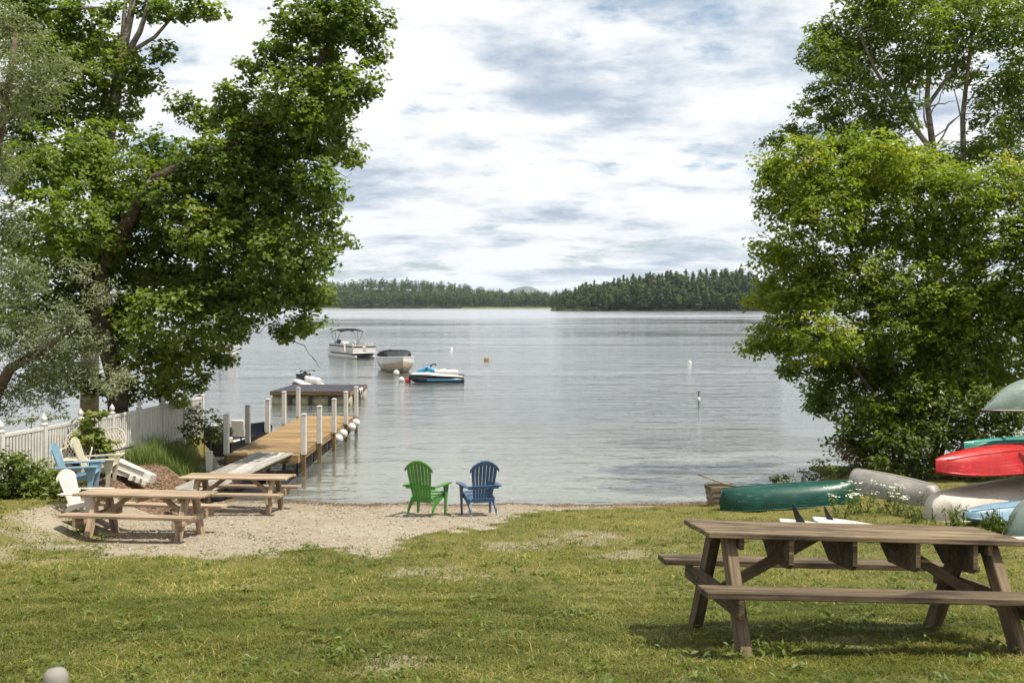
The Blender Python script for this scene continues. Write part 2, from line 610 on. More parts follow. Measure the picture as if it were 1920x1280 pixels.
sp = t.n('ShaderNodeSeparateXYZ', {0: pos})
sand = t.n('ShaderNodeAttribute', attribute_name='sand').outputs['Fac']
n1 = t.noise(pos, 0.55, 5, 0.6)
n2 = t.noise(pos, 5.0, 6, 0.65)
n3 = t.noise(pos, 42.0, 4, 0.7)
n4 = t.noise(pos, 150.0, 3, 0.7)
soil = t.mix(t.smooth(n2, .3, .7), (.17, .145, .045), (.12, .12, .03))
soil = t.mix(t.smooth(n3, .45, .7), soil, (.22, .18, .08))
soil = t.mix(t.smooth(n1, .52, .7), soil, (.09, .10, .022))
sc = t.mix(t.smooth(n1, .3, .7), (.265, .220, .155), (.32, .282, .215))
sc = t.mix(t.math('MULTIPLY', t.smooth(n2, .48, .72), .6), sc, (.18, .13, .08))
sc = t.mix(t.math('MULTIPLY', t.smooth(n3, .5, .66), .55), sc, (.40, .35, .275))
sc = t.mix(t.math('MULTIPLY', t.smooth(n4, .56, .68), .65), sc, (.15, .115, .08))
sandn = t.smooth(t.math('ADD', sand, t.math('MULTIPLY', t.math('SUBTRACT', n3, .5), .9)), .35, .65)
c = t.mix(sandn, soil, sc)
zw = t.math('ADD', sp.outputs[2], t.math('MULTIPLY', t.math('SUBTRACT', n2, .5), .10))
wet = t.math('SUBTRACT', 1.0, t.smooth(zw, .03, .17))
c = t.mix(t.math('MULTIPLY', wet, .8), c, (.10, .062, .036))
under = t.smooth(sp.outputs[2], -.02, -.14)
c = t.mix(under, c, (.40, .35, .26))
deep = t.n('ShaderNodeMapRange', {0: sp.outputs[2], 1: -.5, 2: -3.0, 3: 0.0, 4: 1.0}).outputs[0]
c = t.mix(deep, c, (.05, .06, .055))
n5 = t.noise(pos, 2.6, 2, .5)
h = t.math('ADD', t.math('ADD', t.math('MULTIPLY', n5, 2.2), t.math('MULTIPLY', n3, .6)), t.math('ADD', n2, t.math('MULTIPLY', n4, .25)))
nm = t.n('ShaderNodeBump', {'Strength': .8, 'Distance': .03, 'Height': h}).outputs[0]
out(t, principled(t, color=c, rough=.95, spec=.1, normal=nm))
M['ground'] = m
ground = obj('ground', np_mesh('ground', gv, gq, {'sand': sm}, True), m)
tag(ground, 'sloping lawn and sandy beach running down under the lake', kind='structure')

# ------------------------------------------------------------------ the lake
m, t = material('lake_water')
pos = t.n('ShaderNodeNewGeometry').outputs['Position']
sp = t.n('ShaderNodeSeparateXYZ', {0: pos})
far = t.n('ShaderNodeMapRange', {0: sp.outputs[1], 1: 23.0, 2: 120.0, 3: 0.0, 4: 1.0}).outputs[0]
gust = t.noise(t.mapping(pos, (.010, .035, 1)), 1.0, 4, .55, .4)
ruf = t.smooth(gust, .38, .62)
wv1 = t.noise(t.mapping(pos, (.45, 1.15, 1)), 1.0, 4, .55, .5)
wv2 = t.noise(t.mapping(pos, (1.5, 3.6, 1)), 1.0, 3, .6, .4)
wv3 = t.noise(t.mapping(pos, (.10, .33, 1)), 1.0, 3, .5, .5)
hh = t.math('ADD', t.math('MULTIPLY', wv1, .62), t.math('ADD', t.math('MULTIPLY', wv2, .16), t.math('MULTIPLY', wv3, .9)))
amp = t.math('MULTIPLY', t.math('ADD', .35, t.math('MULTIPLY', ruf, .65)), t.math('SUBTRACT', 1.0, t.math('MULTIPLY', far, .62)))
hh = t.math('MULTIPLY', hh, amp)
nm = t.n('ShaderNodeBump', {'Strength': 1.0, 'Distance': .20, 'Height': hh}).outputs[0]
windy = t.smooth(sp.outputs[1], 230.0, 420.0)
rough = t.math('ADD', .04, t.math('ADD', t.math('MULTIPLY', ruf, .07), t.math('MULTIPLY', windy, .10)))
gl = t.n('ShaderNodeBsdfGlossy', {'Color': (1, 1, 1, 1), 'Roughness': rough, 'Normal': nm}).outputs[0]
tb = t.n('ShaderNodeBsdfDiffuse', {0: (.34, .37, .35, 1)}).outputs[0]
tr = t.n('ShaderNodeBsdfTransparent', {0: (.68, .75, .74, 1)}).outputs[0]
tr = t.n('ShaderNodeMixShader', {0: .24, 1: tr, 2: tb}).outputs[0]
fr = t.n('ShaderNodeFresnel', {'IOR': 1.33, 'Normal': nm}).outputs[0]
out(t, t.n('ShaderNodeMixShader', {0: fr, 1: tr, 2: gl}).outputs[0])
wx = np.array([-6000, -60, 60, 6000.]); wy = np.array([12, 60, 300, 3000.])
wxx, wyy = np.meshgrid(wx, wy)
wq = np.array([(j * 4 + i, j * 4 + i + 1, j * 4 + i + 5, j * 4 + i + 4) for j in range(3) for i in range(3)])
water = obj('lake_water', np_mesh('lake_water', np.stack([wxx.ravel(), wyy.ravel(), 0 * wxx.ravel()], 1), wq), m)
tag(water, 'calm grey-blue lake with fine ripples', kind='structure')

# ------------------------------------------------------------------ far shores
m, t = material('forest_floor')
pos = t.n('ShaderNodeNewGeometry').outputs['Position']
c = t.mix(t.noise(pos, .05, 4, .6), (.03, .045, .018), (.06, .075, .03))
out(t, principled(t, color=c, rough=.95, spec=.1))
M['forest_floor'] = m
m, t = material('far_beach_and_marsh')
pos = t.n('ShaderNodeNewGeometry').outputs['Position']
c = t.mix(t.smooth(t.noise(pos, .02, 3, .6), .45, .6), (.09, .12, .03), (.22, .19, .12))
out(t, principled(t, color=c, rough=.95, spec=.1))
M['marsh'] = m


def top_z(px, line, d):
    return EYE + (HORIZON - np.interp(px, [a for a, _ in line], [b for _, b in line])) / F * d


PEN_LINE = [(1000, 556), (1040, 550), (1062, 538), (1100, 526), (1150, 517), (1200, 506), (1255, 499), (1300, 502), (1335, 500), (1375, 498), (1420, 508), (1480, 512), (1600, 512), (1900, 505)]
FAR_LINE = [(380, 548), (560, 540), (620, 532), (700, 527), (760, 528), (820, 532), (880, 540), (930, 548), (985, 551), (1040, 552), (1100, 554)]


def pen_ground(x, y):
    # peninsula: low bank rising gently inland, its tip at the left
    tip = sstep(24, 40, x - (y - 775) * 0.06)
    return (0.4 + 10.0 * sstep(778, 850, y)) * tip - 3 * (1 - tip) + 0.0


def far_ground(x, y):
    pxl = 960 + x / y * F
    return 0.5 + (top_z(pxl, FAR_LINE, 1520) - 13) * sstep(1410, 1560, y) + 0 * x


def sheet(name, x0, x1, y0, y1, nx, ny, fz, mat, label):
    X, Y = np.meshgrid(np.linspace(x0, x1, nx), np.linspace(y0, y1, ny))
    Z = fz(X, Y)
    Z[0, :] = -6
    i = (np.arange(ny - 1)[:, None] * nx + np.arange(nx - 1)[None, :]).ravel()
    o = obj(name, np_mesh(name, np.stack([X.ravel(), Y.ravel(), Z.ravel()], 1), np.stack([i, i + 1, i + nx + 1, i + nx], 1), None, True), mat)
    return tag(o, label, kind='structure')


sheet('peninsula', 10, 700, 773, 900, 70, 14, pen_ground, M['forest_floor'], 'low wooded peninsula across the lake')
sheet('far_shore', -900, 420, 1402, 1800, 70, 16, far_ground, M['forest_floor'], 'far wooded lake shore with low hills')
sheet('marsh_strip', -70, 75, 1380, 1401, 20, 4, lambda x, y: 0.5 + 1.2 * sstep(1380, 1390, y) + 0 * x, M['marsh'], 'pale strip of reeds along the far shore')
sheet('far_beach', -330, -240, 1385, 1401, 12, 4, lambda x, y: 0.4 + 0.6 * sstep(1385, 1392, y) + 0 * x, M['ground'], 'small sandy beach on the far shore')
mx, my = np.meshgrid(np.linspace(-900, 1400, 60), np.linspace(7000, 9000, 12))
mz = 20 + 128 * np.exp(-((mx - 120) / 190) ** 2) * np.exp(-((my - 8000) / 700) ** 2) + 70 * np.exp(-((mx + 330) / 300) ** 2) * np.exp(-((my - 8200) / 700) ** 2) + 6 * fbm(mx / 90, my / 160, 3)
i = (np.arange(11)[:, None] * 60 + np.arange(59)[None, :]).ravel()
tag(obj('mountain', np_mesh('mountain', np.stack([mx.ravel(), my.ravel(), mz.ravel()], 1), np.stack([i, i + 1, i + 61, i + 60], 1), None, True), M['forest_floor']),
    'distant blue wooded mountain on the skyline', kind='structure')

# ------------------------------------------------------------------ foliage builders
def leaf_arrays(cen, nrm, length, width, fold=0.25, seed=0):
    """one folded four-cornered leaf for each centre"""
    r = np.random.default_rng(seed)
    n = len(cen)
    nrm = nrm / (np.linalg.norm(nrm, axis=1, keepdims=True) + 1e-9)
    a = r.normal(size=(n, 3))
    u = np.cross(nrm, a); u /= np.linalg.norm(u, axis=1, keepdims=True) + 1e-9
    w = np.cross(nrm, u)
    s = r.uniform(.7, 1.25, (n, 1))
    L, Wd = length * s, width * s * r.uniform(.8, 1.15, (n, 1))
    p0 = cen - u * L * .5
    p2 = cen + u * L * .5 - nrm * L * .12
    p1 = cen + w * Wd * .5 + nrm * fold * Wd * .5 + u * L * .06
    p3 = cen - w * Wd * .5 + nrm * fold * Wd * .5 + u * L * .06
    v = np.stack([p0, p1, p2, p3], 1).reshape(-1, 3)
    b = np.arange(n)[:, None] * 4
    tri = np.concatenate([b + np.array([[0, 1, 2]]), b + np.array([[0, 2, 3]])], 1).reshape(-1, 3)
    return v, tri


def unit(n, r):
    v = r.normal(size=(n, 3))
    return v / np.linalg.norm(v, axis=1, keepdims=True)


def crown_leaves(lobes, leaf, per_m2, sprig, spread, seed, droop=0.0, tint_by=None, up=0.9):
    """sprigs of leaves spread through the lobes (centre, radius, tint) of a crown"""
    r = np.random.default_rng(seed)
    C_, N_, T_ = [], [], []
    for (c, rad, tb) in lobes:
        c = np.array(c)
        ns = max(6, int(per_m2 * rad * rad))
        d = unit(ns, r)
        lump = 1 + 0.5 * vnoise(d[:, 0] * 2.3 + c[0], d[:, 1] * 2.3 + d[:, 2] * 3.1 + c[2], seed)
        q = r.uniform(.12, 1.0, ns) ** 0.42
        sp = c + d * (rad * lump * q)[:, None] * np.array([1.0, 1.0, .82])
        st = r.normal(tb, .13, ns)
        k = np.repeat(np.arange(ns), sprig)
        off = unit(len(k), r) * (r.uniform(0, 1, (len(k), 1)) ** .6) * spread
        off[:, 2] = off[:, 2] * .6 - droop * r.uniform(0, 1, len(k)) * spread
        cc = sp[k] + off
        C_.append(cc)
        N_.append(np.array([0, 0, up]) + d[k] * .35 + unit(len(k), r) * .75)
        T_.append(st[k] + r.normal(0, .12, len(k)))
    cen = np.concatenate(C_); nr = np.concatenate(N_); ti = np.clip(np.concatenate(T_), 0, 1)
    v, tri = leaf_arrays(cen, nr, leaf[0], leaf[1], seed=seed)
    return v, tri, np.repeat(ti, 4)


def bent(p, q, r, n=4, amount=0.12):
    p, q = Vector(p), Vector(q)
    L = (q - p).length
    pts = [p]
    for i in range(1, n):
        k = i / n
        pts.append(p.lerp(q, k) + Vector(r.normal(size=3)) * L * amount * math.sin(k * math.pi) * .6)
    return pts + [q]


def limb_mesh(trunks, lobes, r0, seed, twig=7, min_r=.012):
    """trunks: polylines with radii; each lobe is joined to the nearest limb; twigs fan out in each lobe"""
    r = np.random.default_rng(seed)
    mb = MB()
    nodes = []
    for pts, rad in trunks:
        mb.tube(pts, rad, 9)
        for k in range(len(pts) - 1):
            for s in (0, .5):
                nodes.append((Vector(pts[k]).lerp(Vector(pts[k + 1]), s), rad[k] * .7, pts[k][2]))
        nodes.append((Vector(pts[-1]), rad[-1], 0))
    todo = [(Vector(c), rad) for c, rad, _ in lobes]
    zmin = min(n[0].z for n in nodes)
    while todo:
        best = None
        for i, (c, rad) in enumerate(todo):
            for n in nodes:
                dd = (c - n[0]).length + max(0, n[0].z - c.z) * .8 + (2.5 if n[0].z < zmin + .7 else 0)
                if best is None or dd < best[0]:
                    best = (dd, i, n)
        _, i, n = best
        c, rad = todo.pop(i)
        rr = max(min_r, min(n[1] * .72, r0 * rad))
        pts = bent(n[0], c, r)
        radii = [rr * (1 - .5 * k / 4) for k in range(5)]
        mb.tube(pts, radii, 6, caps=False)
        nodes += [(pts[2], radii[2], 0), (c, radii[4], 0)]
        for _k in range(twig):
            d = Vector(unit(1, r)[0]); d.z = abs(d.z) * .7 - .15
            q = c + d * rad * r.uniform(.6, 1.0)
            mb.tube(bent(c, q, r, 2), [radii[4] * .5, radii[4] * .3, .004], 3, caps=False)
    return mb


def px_lobes(lst, depth, jitter, seed, tint=.5, tj=.15):
    """crown lobes from where they stand: (column, row, radius in photo pixels) at a depth"""
    r = np.random.default_rng(seed)
    res = []
    for e in lst:
        px, py, rp = e[:3]
        tb = e[3] if len(e) > 3 else tint + r.uniform(-tj, tj)
        d = (e[4] if len(e) > 4 else depth) + r.uniform(-jitter, jitter)
        res.append((tuple(P(px, py, d)), rp / F * d, tb))
    return res


def tree(name, label, cat, trunks, lobes, leaf, per_m2, sprig, spread, lmat, bmat, seed, r0=.05, droop=0.0, group=None, twig=7, extra=None, min_r=.012):
    base = Vector(trunks[0][0][0])
    root = thing(name, label, cat, base, group=group)
    mb = limb_mesh(trunks, lobes, r0, seed, twig, min_r)
    if extra:
        extra(mb)
    mb.v = [tuple(Vector(p) - base) for p in mb.v]
    obj('trunk', mb.mesh('trunk', True), bmat, root)
    v, tri, ti = crown_leaves(lobes, leaf, per_m2, sprig, spread, seed + 1, droop)
    obj('crown', np_mesh('crown', v - np.array(base), tri, {'tint': ti}), lmat, root)
    return root


M['maple'] = leaf_mat('maple_leaf', (.068, .108, .020), (.245, .305, .062), .48, .5, (.26, .25, .05))
M['silver'] = leaf_mat('silver_leaf', (.125, .155, .085), (.33, .355, .24), .28, .55)
M['alder'] = leaf_mat('bright_shrub_leaf', (.080, .118, .014), (.27, .335, .042), .45, .42, (.40, .36, .06))
M['ash'] = leaf_mat('ash_leaf', (.068, .108, .020), (.24, .30, .055), .45, .45)
M['bush'] = leaf_mat('bush_leaf', (.055, .09, .016), (.21, .25, .05), .38, .5)
M['reed'] = leaf_mat('long_grass', (.05, .085, .018), (.18, .235, .05), .3, .5, (.25, .22, .08))
M['dead'] = leaf_mat('dead_brush', (.10, .065, .04), (.22, .15, .10), .1, .8)
M['pine'] = leaf_mat('pine_needles', (.030, .054, .020), (.105, .140, .050), .18, .7, spec=.1)
M['farleaf'] = leaf_mat('far_broadleaf', (.036, .062, .020), (.10, .135, .045), .18, .7, spec=.1)

# ------------------------------------------------------------------ trees on the left bank
maple_px = [(640, 40, 75), (590, 110, 80), (690, 50, 42), (650, 165, 62), (560, 190, 75), (520, 260, 80), (610, 262, 62), (655, 290, 32), (455, 215, 62), (410, 300, 80),
            (300, 290, 55), (330, 380, 80), (480, 370, 90), (575, 390, 66), (618, 445, 40), (545, 470, 75), (440, 470, 85), (335, 490, 85), (250, 440, 85), (150, 420, 85),
            (90, 330, 85), (150, 300, 70), (210, 540, 85), (300, 590, 75), (400, 560, 75), (500, 545, 66), (575, 555, 42), (572, 605, 34), (530, 622, 26), (440, 615, 46),
            (415, 670, 26), (335, 665, 55, .8), (270, 670, 55, .75), (320, 722, 45, .8), (170, 610, 66), (240, 735, 40), (380, 640, 40, .75), (300, 520, 40, .85), (215, 360, 50, .7), (370, 720, 24),
            (640, 0, 60), (560, 40, 45), (480, 300, 60), (380, 420, 60, .7), (110, 520, 70), (60, 450, 80), (40, 590, 70), (100, 690, 50), (170, 720, 40), (345, 195, 26), (385, 225, 34), (265, 330, 50), (350, 330, 45), (430, 390, 60), (520, 330, 60), (600, 340, 50), (590, 230, 50), (470, 250, 50), (230, 600, 60), (350, 560, 60), (460, 540, 60), (260, 380, 50), (200, 470, 60), (560, 510, 50), (620, 210, 50), (500, 450, 60), (700, 100, 30), (690, 170, 26), (430, 180, 34), (470, 130, 30), (510, 100, 34)]
maple_lobes = px_lobes(maple_px, 26.0, 1.7, 3, .38, .2)
b = Vector((-10.3, 26.3, gz(-10.3, 26.3) - .05))
maple_trunks = [([b, P(215, 700, 26.2), P(185, 600, 26.0), P(190, 500, 25.8), P(250, 400, 25.4), P(290, 335, 25.2), P(420, 280, 25.2), P(520, 210, 25.4), P(600, 120, 25.6), P(640, 20, 25.8)],
                 [.28, .24, .21, .18, .16, .14, .11, .085, .06, .03]),
                ([P(200, 560, 26.0), P(120, 440, 26.4), P(80, 330, 26.8)], [.16, .11, .06])]


def maple_twigs(mb):
    r = np.random.default_rng(5)
    for p, q in (((640, 300), (690, 262)), ((640, 300), (680, 285)), ((600, 310), (660, 325)), ((620, 360), (662, 350)), ((610, 365), (650, 375)), ((595, 470), (625, 460)),
                 ((540, 640), (585, 668)), ((585, 668), (600, 690)), ((520, 600), (540, 640))):
        mb.tube(bent(P(*p, 25.2), P(*q, 25.2), r, 4, .25), [.014, .011, .009, .006, .004], 4, caps=False)


tree('maple_tree', 'big dark green maple leaning over the water behind the white picket fence', 'tree', maple_trunks, maple_lobes, (.125, .115), 138, 15, .28,
     M['maple'], M['bark'], 101, r0=.075, extra=maple_twigs)

back_px = [(70, 60, 80), (170, 75, 55), (195, 140, 62), (120, 190, 75), (265, 150, 42), (300, 100, 26), (350, 12, 34), (395, 18, 24), (270, 12, 34), (220, 215, 52), (185, 265, 55), (110, 110, 60),
           (40, 200, 70), (30, 300, 70), (140, 20, 40), (30, 0, 80), (210, 20, 24), (310, 20, 26), (225, 100, 40)]
back_lobes = px_lobes(back_px, 32.0, 1.2, 8, .42, .2)
b = Vector((-13.8, 32.5, .3))
back_tr = [([b, P(170, 600, 32.4), P(180, 400, 32.3), P(205, 250, 32.2), P(225, 120, 32), P(245, 30, 32), P(260, -60, 32)], [.3, .27, .24, .2, .15, .11, .08]),
           ([P(222, 130, 32), P(262, 60, 31.9), P(285, -10, 31.8)], [.11, .09, .05]), ([P(225, 110, 32), P(290, 70, 31.9), P(325, 30, 31.8), P(405, 34, 31.6)], [.08, .06, .045, .02]),
           ([P(228, 110, 32), P(232, 40, 32), P(238, -30, 32)], [.09, .07, .05]), ([P(190, 330, 32), P(110, 200, 32), P(55, 40, 32), P(90, 18, 31.6), P(190, 14, 31.5)], [.12, .09, .07, .05, .03])]
tree('broadleaf_tree', 'tall thinning tree with bare grey limbs rising behind the leaning maple', 'tree', back_tr, back_lobes, (.15, .13), 110, 14, .28, M['maple'], M['bark_pale'], 131, r0=.05)

silver_px = [(15, 55, 70), (60, 120, 62), (5, 170, 75), (85, 170, 42), (120, 120, 30), (10, 420, 50), (40, 520, 62), (30, 620, 80), (90, 655, 66), (130, 590, 44), (150, 690, 50), (60, 725, 56),
             (5, 735, 52), (190, 550, 32), (205, 722, 30), (-40, 300, 80), (-50, 500, 80), (175, 640, 36), (120, 740, 26), (230, 700, 22), (150, 500, 30)]
silver_lobes = px_lobes(silver_px, 21.6, .8, 12, .5, .2)
b = Vector((-11.7, 22.0, gz(-11.7, 22) - .05))
sil_tr = [([b, P(-10, 740, 21.8), P(20, 690, 21.7), P(90, 650, 21.6), P(150, 600, 21.5)], [.16, .14, .11, .07, .04]),
          ([b, P(-40, 600, 21.8), P(-30, 400, 21.8), P(10, 200, 21.7), P(30, 60, 21.6)], [.15, .14, .12, .08, .04])]
tree('silver_willow', 'silvery grey-green willow at the far left behind the fence', 'tree', sil_tr, silver_lobes, (.10, .034), 185, 17, .22, M['silver'], M['bark'], 151, r0=.04, droop=.5)

# ------------------------------------------------------------------ trees on the right bank
ald_px = [(1450, 320, 40), (1505, 300, 55), (1490, 350, 50), (1560, 345, 55), (1620, 350, 55), (1580, 290, 62), (1660, 300, 62), (1720, 330, 72), (1800, 370, 75), (1880, 345, 66), (1465, 385, 52), (1540, 400, 75), (1640, 415, 85), (1740, 445, 85),
          (1850, 455, 85), (1445, 470, 44), (1505, 500, 75), (1600, 525, 85), (1700, 550, 80), (1800, 555, 85), (1900, 560, 75), (1440, 560, 40), (1455, 625, 52), (1415, 648, 26), (1525, 630, 75),
          (1605, 665, 66, .3), (1560, 735, 48, .3), (1540, 760, 30, .3), (1620, 780, 55, .25), (1690, 690, 66, .3), (1800, 660, 75, .35), (1890, 680, 60, .35), (1960, 420, 90), (1960, 600, 90),
          (1640, 850, 46, .25), (1600, 830, 40, .2), (1650, 740, 60, .25), (1740, 740, 60, .25), (1700, 780, 55, .2), (1760, 690, 60, .3), (1840, 720, 60, .3), (1560, 680, 55, .3), (1500, 560, 60), (1660, 620, 70, .4), (1850, 600, 70, .45), (1750, 600, 70, .4), (1680, 800, 42, .3), (1480, 690, 30, .35), (1750, 640, 50, .4)]  # low lobes get darker tints: shade from the crown above, put into leaf colour
ald_lobes = px_lobes(ald_px, 26.0, 1.3, 21, .55, .2)
def stem(x0, d0, *pts):
    return [Vector((x0, d0, gz(x0, d0) - .05))] + [P(*p) for p in pts]
ald_tr = [(stem(10.2, 26.2, (1700, 760, 26), (1640, 600, 25.8), (1580, 420, 25.8), (1540, 320, 25.8)), [.075, .065, .055, .04, .02]),
          (stem(10.6, 26.4, (1740, 720, 26.2), (1745, 560, 26.2), (1730, 420, 26)), [.07, .06, .05, .03]),
          (stem(10.9, 26.0, (1790, 720, 26.0), (1810, 560, 25.8), (1850, 400, 25.8)), [.08, .07, .055, .03]),
          (stem(11.3, 26.5, (1830, 640, 26.2), (1900, 480, 26)), [.07, .055, .03]),
          (stem(10.0, 26.0, (1670, 780, 25.8), (1580, 660, 25.4), (1480, 600, 25.2)), [.06, .05, .04, .02]),
          (stem(10.4, 25.8, (1690, 850, 25.8), (1690, 720, 25.7), (1640, 600, 25.6)), [.05, .045, .04, .02])]
tree('alder_thicket', 'wide bright yellow-green many-stemmed alder on the right bank', 'tree', ald_tr, ald_lobes, (.13, .078), 190, 16, .26, M['alder'], M['bark'], 171, r0=.03)

ash_px = [(1518, 110, 22), (1505, 205, 22), (1545, 90, 36), (1590, 110, 50), (1545, 55, 32), (1565, 125, 44), (1530, 180, 26), (1620, 60, 70), (1700, 30, 80), (1800, 45, 80), (1890, 55, 66), (1600, 170, 55), (1680, 140, 62), (1640, 225, 55), (1560, 225, 42),
          (1790, 130, 44), (1880, 160, 46), (1905, 225, 50), (1810, 290, 46), (1870, 275, 46), (1640, 275, 50), (1590, 260, 42), (1760, 320, 46), (1690, 300, 45), (1850, 215, 34), (1680, 215, 40), (1720, 110, 52), (1640, 0, 60), (1760, -40, 80), (1860, -30, 80), (1950, 130, 80), (1950, 300, 80),
          (1450, 268, 26, .3), (1480, 240, 12, .3), (1500, 250, 26, .3)]
ash_lobes = px_lobes(ash_px, 31.0, 1.2, 33, .45, .2)
ash_tr = [([Vector((13.2, 31.2, .1)), P(1760, 560, 31.1), P(1752, 400, 31), P(1742, 275, 31), P(1690, 210, 30.8), P(1640, 130, 30.6), P(1610, 60, 30.5)], [.17, .15, .13, .09, .07, .05, .03]),
          ([P(1752, 300, 31), P(1738, 190, 31.2), P(1745, 90, 31.2), P(1740, 10, 31.2)], [.11, .08, .06, .03]), ([P(1738, 200, 31.2), P(1780, 140, 31.2), P(1830, 90, 31.2)], [.07, .05, .03]),
          ([Vector((14.6, 31.6, .1)), P(1810, 500, 31.4), P(1805, 220, 31.3), P(1818, 100, 31.2), P(1830, 20, 31.2)], [.13, .11, .08, .05, .03]),
          ([P(1725, 240, 31), P(1700, 180, 30.8), P(1690, 120, 30.8)], [.05, .04, .02])]
def ash_limbs(mb):
    r = np.random.default_rng(9)
    for p, q in (((1745, 290), (1700, 190)), ((1738, 240), (1720, 150)), ((1738, 230), (1772, 160)), ((1742, 200), (1790, 190)), ((1700, 215), (1676, 150)), ((1748, 260), (1800, 215)), ((1806, 230), (1785, 150)), ((1808, 200), (1850, 150)), ((1740, 170), (1700, 120)), ((1690, 205), (1650, 190)), ((1750, 280), (1830, 185))):
        pts = bent(P(*p, 30.9), P(*q, 30.7), r, 5, .05)
        mb.tube(pts, [.032, .027, .022, .017, .012, .006], 5, caps=False)


tree('ash_tree', 'tall dark green ash with forked bare limbs behind the bright alder', 'tree', ash_tr, ash_lobes, (.185, .072), 135, 12, .30, M['ash'], M['bark_pale'], 191, r0=.04, extra=ash_limbs)

under_px = [(1760, 800, 50, .35), (1840, 800, 55, .45), (1890, 840, 45, .5), (1720, 870, 36, .35), (1790, 880, 40, .5), (1850, 760, 42, .45), (1900, 760, 45, .45), (1660, 880, 30, .3), (1925, 900, 40, .6), (1860, 900, 30, .6), (1700, 830, 40, .3)]
und_lobes = px_lobes(under_px, 23.8, .6, 41, .5, .1)
tree('underbrush_shrub', 'leafy shrub filling the space behind the kayak rack', 'shrub', [(stem(11.0, 24.2, (1800, 840, 24), (1820, 790, 23.8)), [.03, .025, .012])], und_lobes, (.125, .08), 200, 14, .22,
     M['bush'], M['bark'], 211, r0=.02, min_r=.006)
low_px = [(1520, 895, 20, .5), (1548, 882, 22, .45), (1480, 897, 13, .6), (1575, 888, 22, .4), (1455, 900, 9, .6)]
tree('bank_shrub', 'low leafy shrub at the water edge behind the dark green canoe', 'shrub', [([Vector((7.2, 25.2, gz(7.2, 25.2) - .03)), P(1535, 890, 25)], [.02, .01])], px_lobes(low_px, 25, .4, 43, .5),
     (.10, .055), 190, 11, .16, M['bush'], M['bark'], 221, r0=.02, min_r=.005)
dead_px = [(1580, 850, 26), (1605, 862, 24), (1568, 832, 14)]
tree('dead_bush', 'brown dead brush hanging at the foot of the bright alder', 'shrub', [([Vector((8.6, 25.0, gz(8.6, 25) - .03)), P(1590, 860, 25)], [.02, .01])], px_lobes(dead_px, 25.0, .2, 44, .5),
     (.09, .03), 160, 10, .18, M['dead'], M['bark'], 231, r0=.02, min_r=.005)

# ------------------------------------------------------------------ plants by the fence
def shrub(name, label, pxs, d, leaf, dens, sprig, spread, mat, seed, tint=.5):
    lb = px_lobes(pxs, d, .25, seed, tint)
    c = np.mean([l[0] for l in lb], 0)
    b = Vector((c[0], c[1], gz(c[0], c[1]) - .03))
    return tree(name, label, 'shrub', [([b, Vector((c[0], c[1], max(c[2], b.z + .15)))], [.02, .01])], lb, leaf, dens, sprig, spread, mat, M['bark'], seed + 2, r0=.02, min_r=.005)


shrub('leafy_shrub', 'broad leafy green shrub in front of the fence at the left edge', [(15, 905, 44), (60, 890, 42), (45, 945, 42), (95, 935, 32, .75), (25, 865, 30), (78, 915, 36), (112, 950, 22, .85), (-20, 930, 46), (10, 955, 34), (100, 900, 26)], 18.2,
      (.12, .06), 260, 13, .17, M['bush'], 301, .5)
shrub('fence_vine', 'bright leafy climbing plant growing up the white fence', [(165, 815, 24, .8), (185, 840, 24, .8), (150, 840, 20, .75), (203, 838, 14, .85), (175, 780, 14, .75), (160, 795, 14, .8)], 21.0, (.15, .115), 260, 10, .15, M['bush'], 311, .75)
shrub('hedge', 'clipped dark hedge beyond the white fence', [(-10, 790, 16, .3), (25, 788, 16, .35), (60, 785, 15, .35), (95, 782, 14, .35), (125, 780, 12, .35)], 30.0, (.09, .05), 170, 10, .16, M['bush'], 321, .35)
shrub('fence_end_shrub', 'dark twiggy shrub growing at the lake end of the white fence', [(385, 790, 28, .35), (408, 815, 26, .4), (365, 770, 18, .35), (370, 815, 26, .4), (418, 792, 15, .4), (350, 800, 20, .4)], 27.5, (.10, .06), 170, 10, .17, M['bush'], 331, .4)


def blades(base, length, width, lean, seed, curve=.5, seg=4):
    """long arching grass blades: arrays of base points, lengths and lean directions"""
    r = np.random.default_rng(seed)
    n = len(base)
    side = np.stack([-lean[:, 1], lean[:, 0], 0 * lean[:, 0]], 1)
    rows = []
    for k in range(seg + 1):
        s = k / seg
        p = base + np.array([0, 0, 1]) * (length * (s - curve * s * s * .55))[:, None] + np.concatenate([lean, np.zeros((n, 1))], 1) * (length * curve * s * s)[:, None]
        wd = (width * (1 - s) ** .7)[:, None] if np.ndim(width) else width * (1 - s) ** .7
        rows += [p - side * wd * .5, p + side * wd * .5]
    v = np.stack(rows, 1)
    m_ = 2 * (seg + 1)
    b_ = np.arange(n)[:, None] * m_
    tri = []
    for k in range(seg):
        a = 2 * k
        tri.append(b_ + np.array([[a, a + 1, a + 3]]))
        if k < seg - 1:
            tri.append(b_ + np.array([[a, a + 3, a + 2]]))
    return v.reshape(-1, 3), np.concatenate(tri, 1).reshape(-1, 3), m_


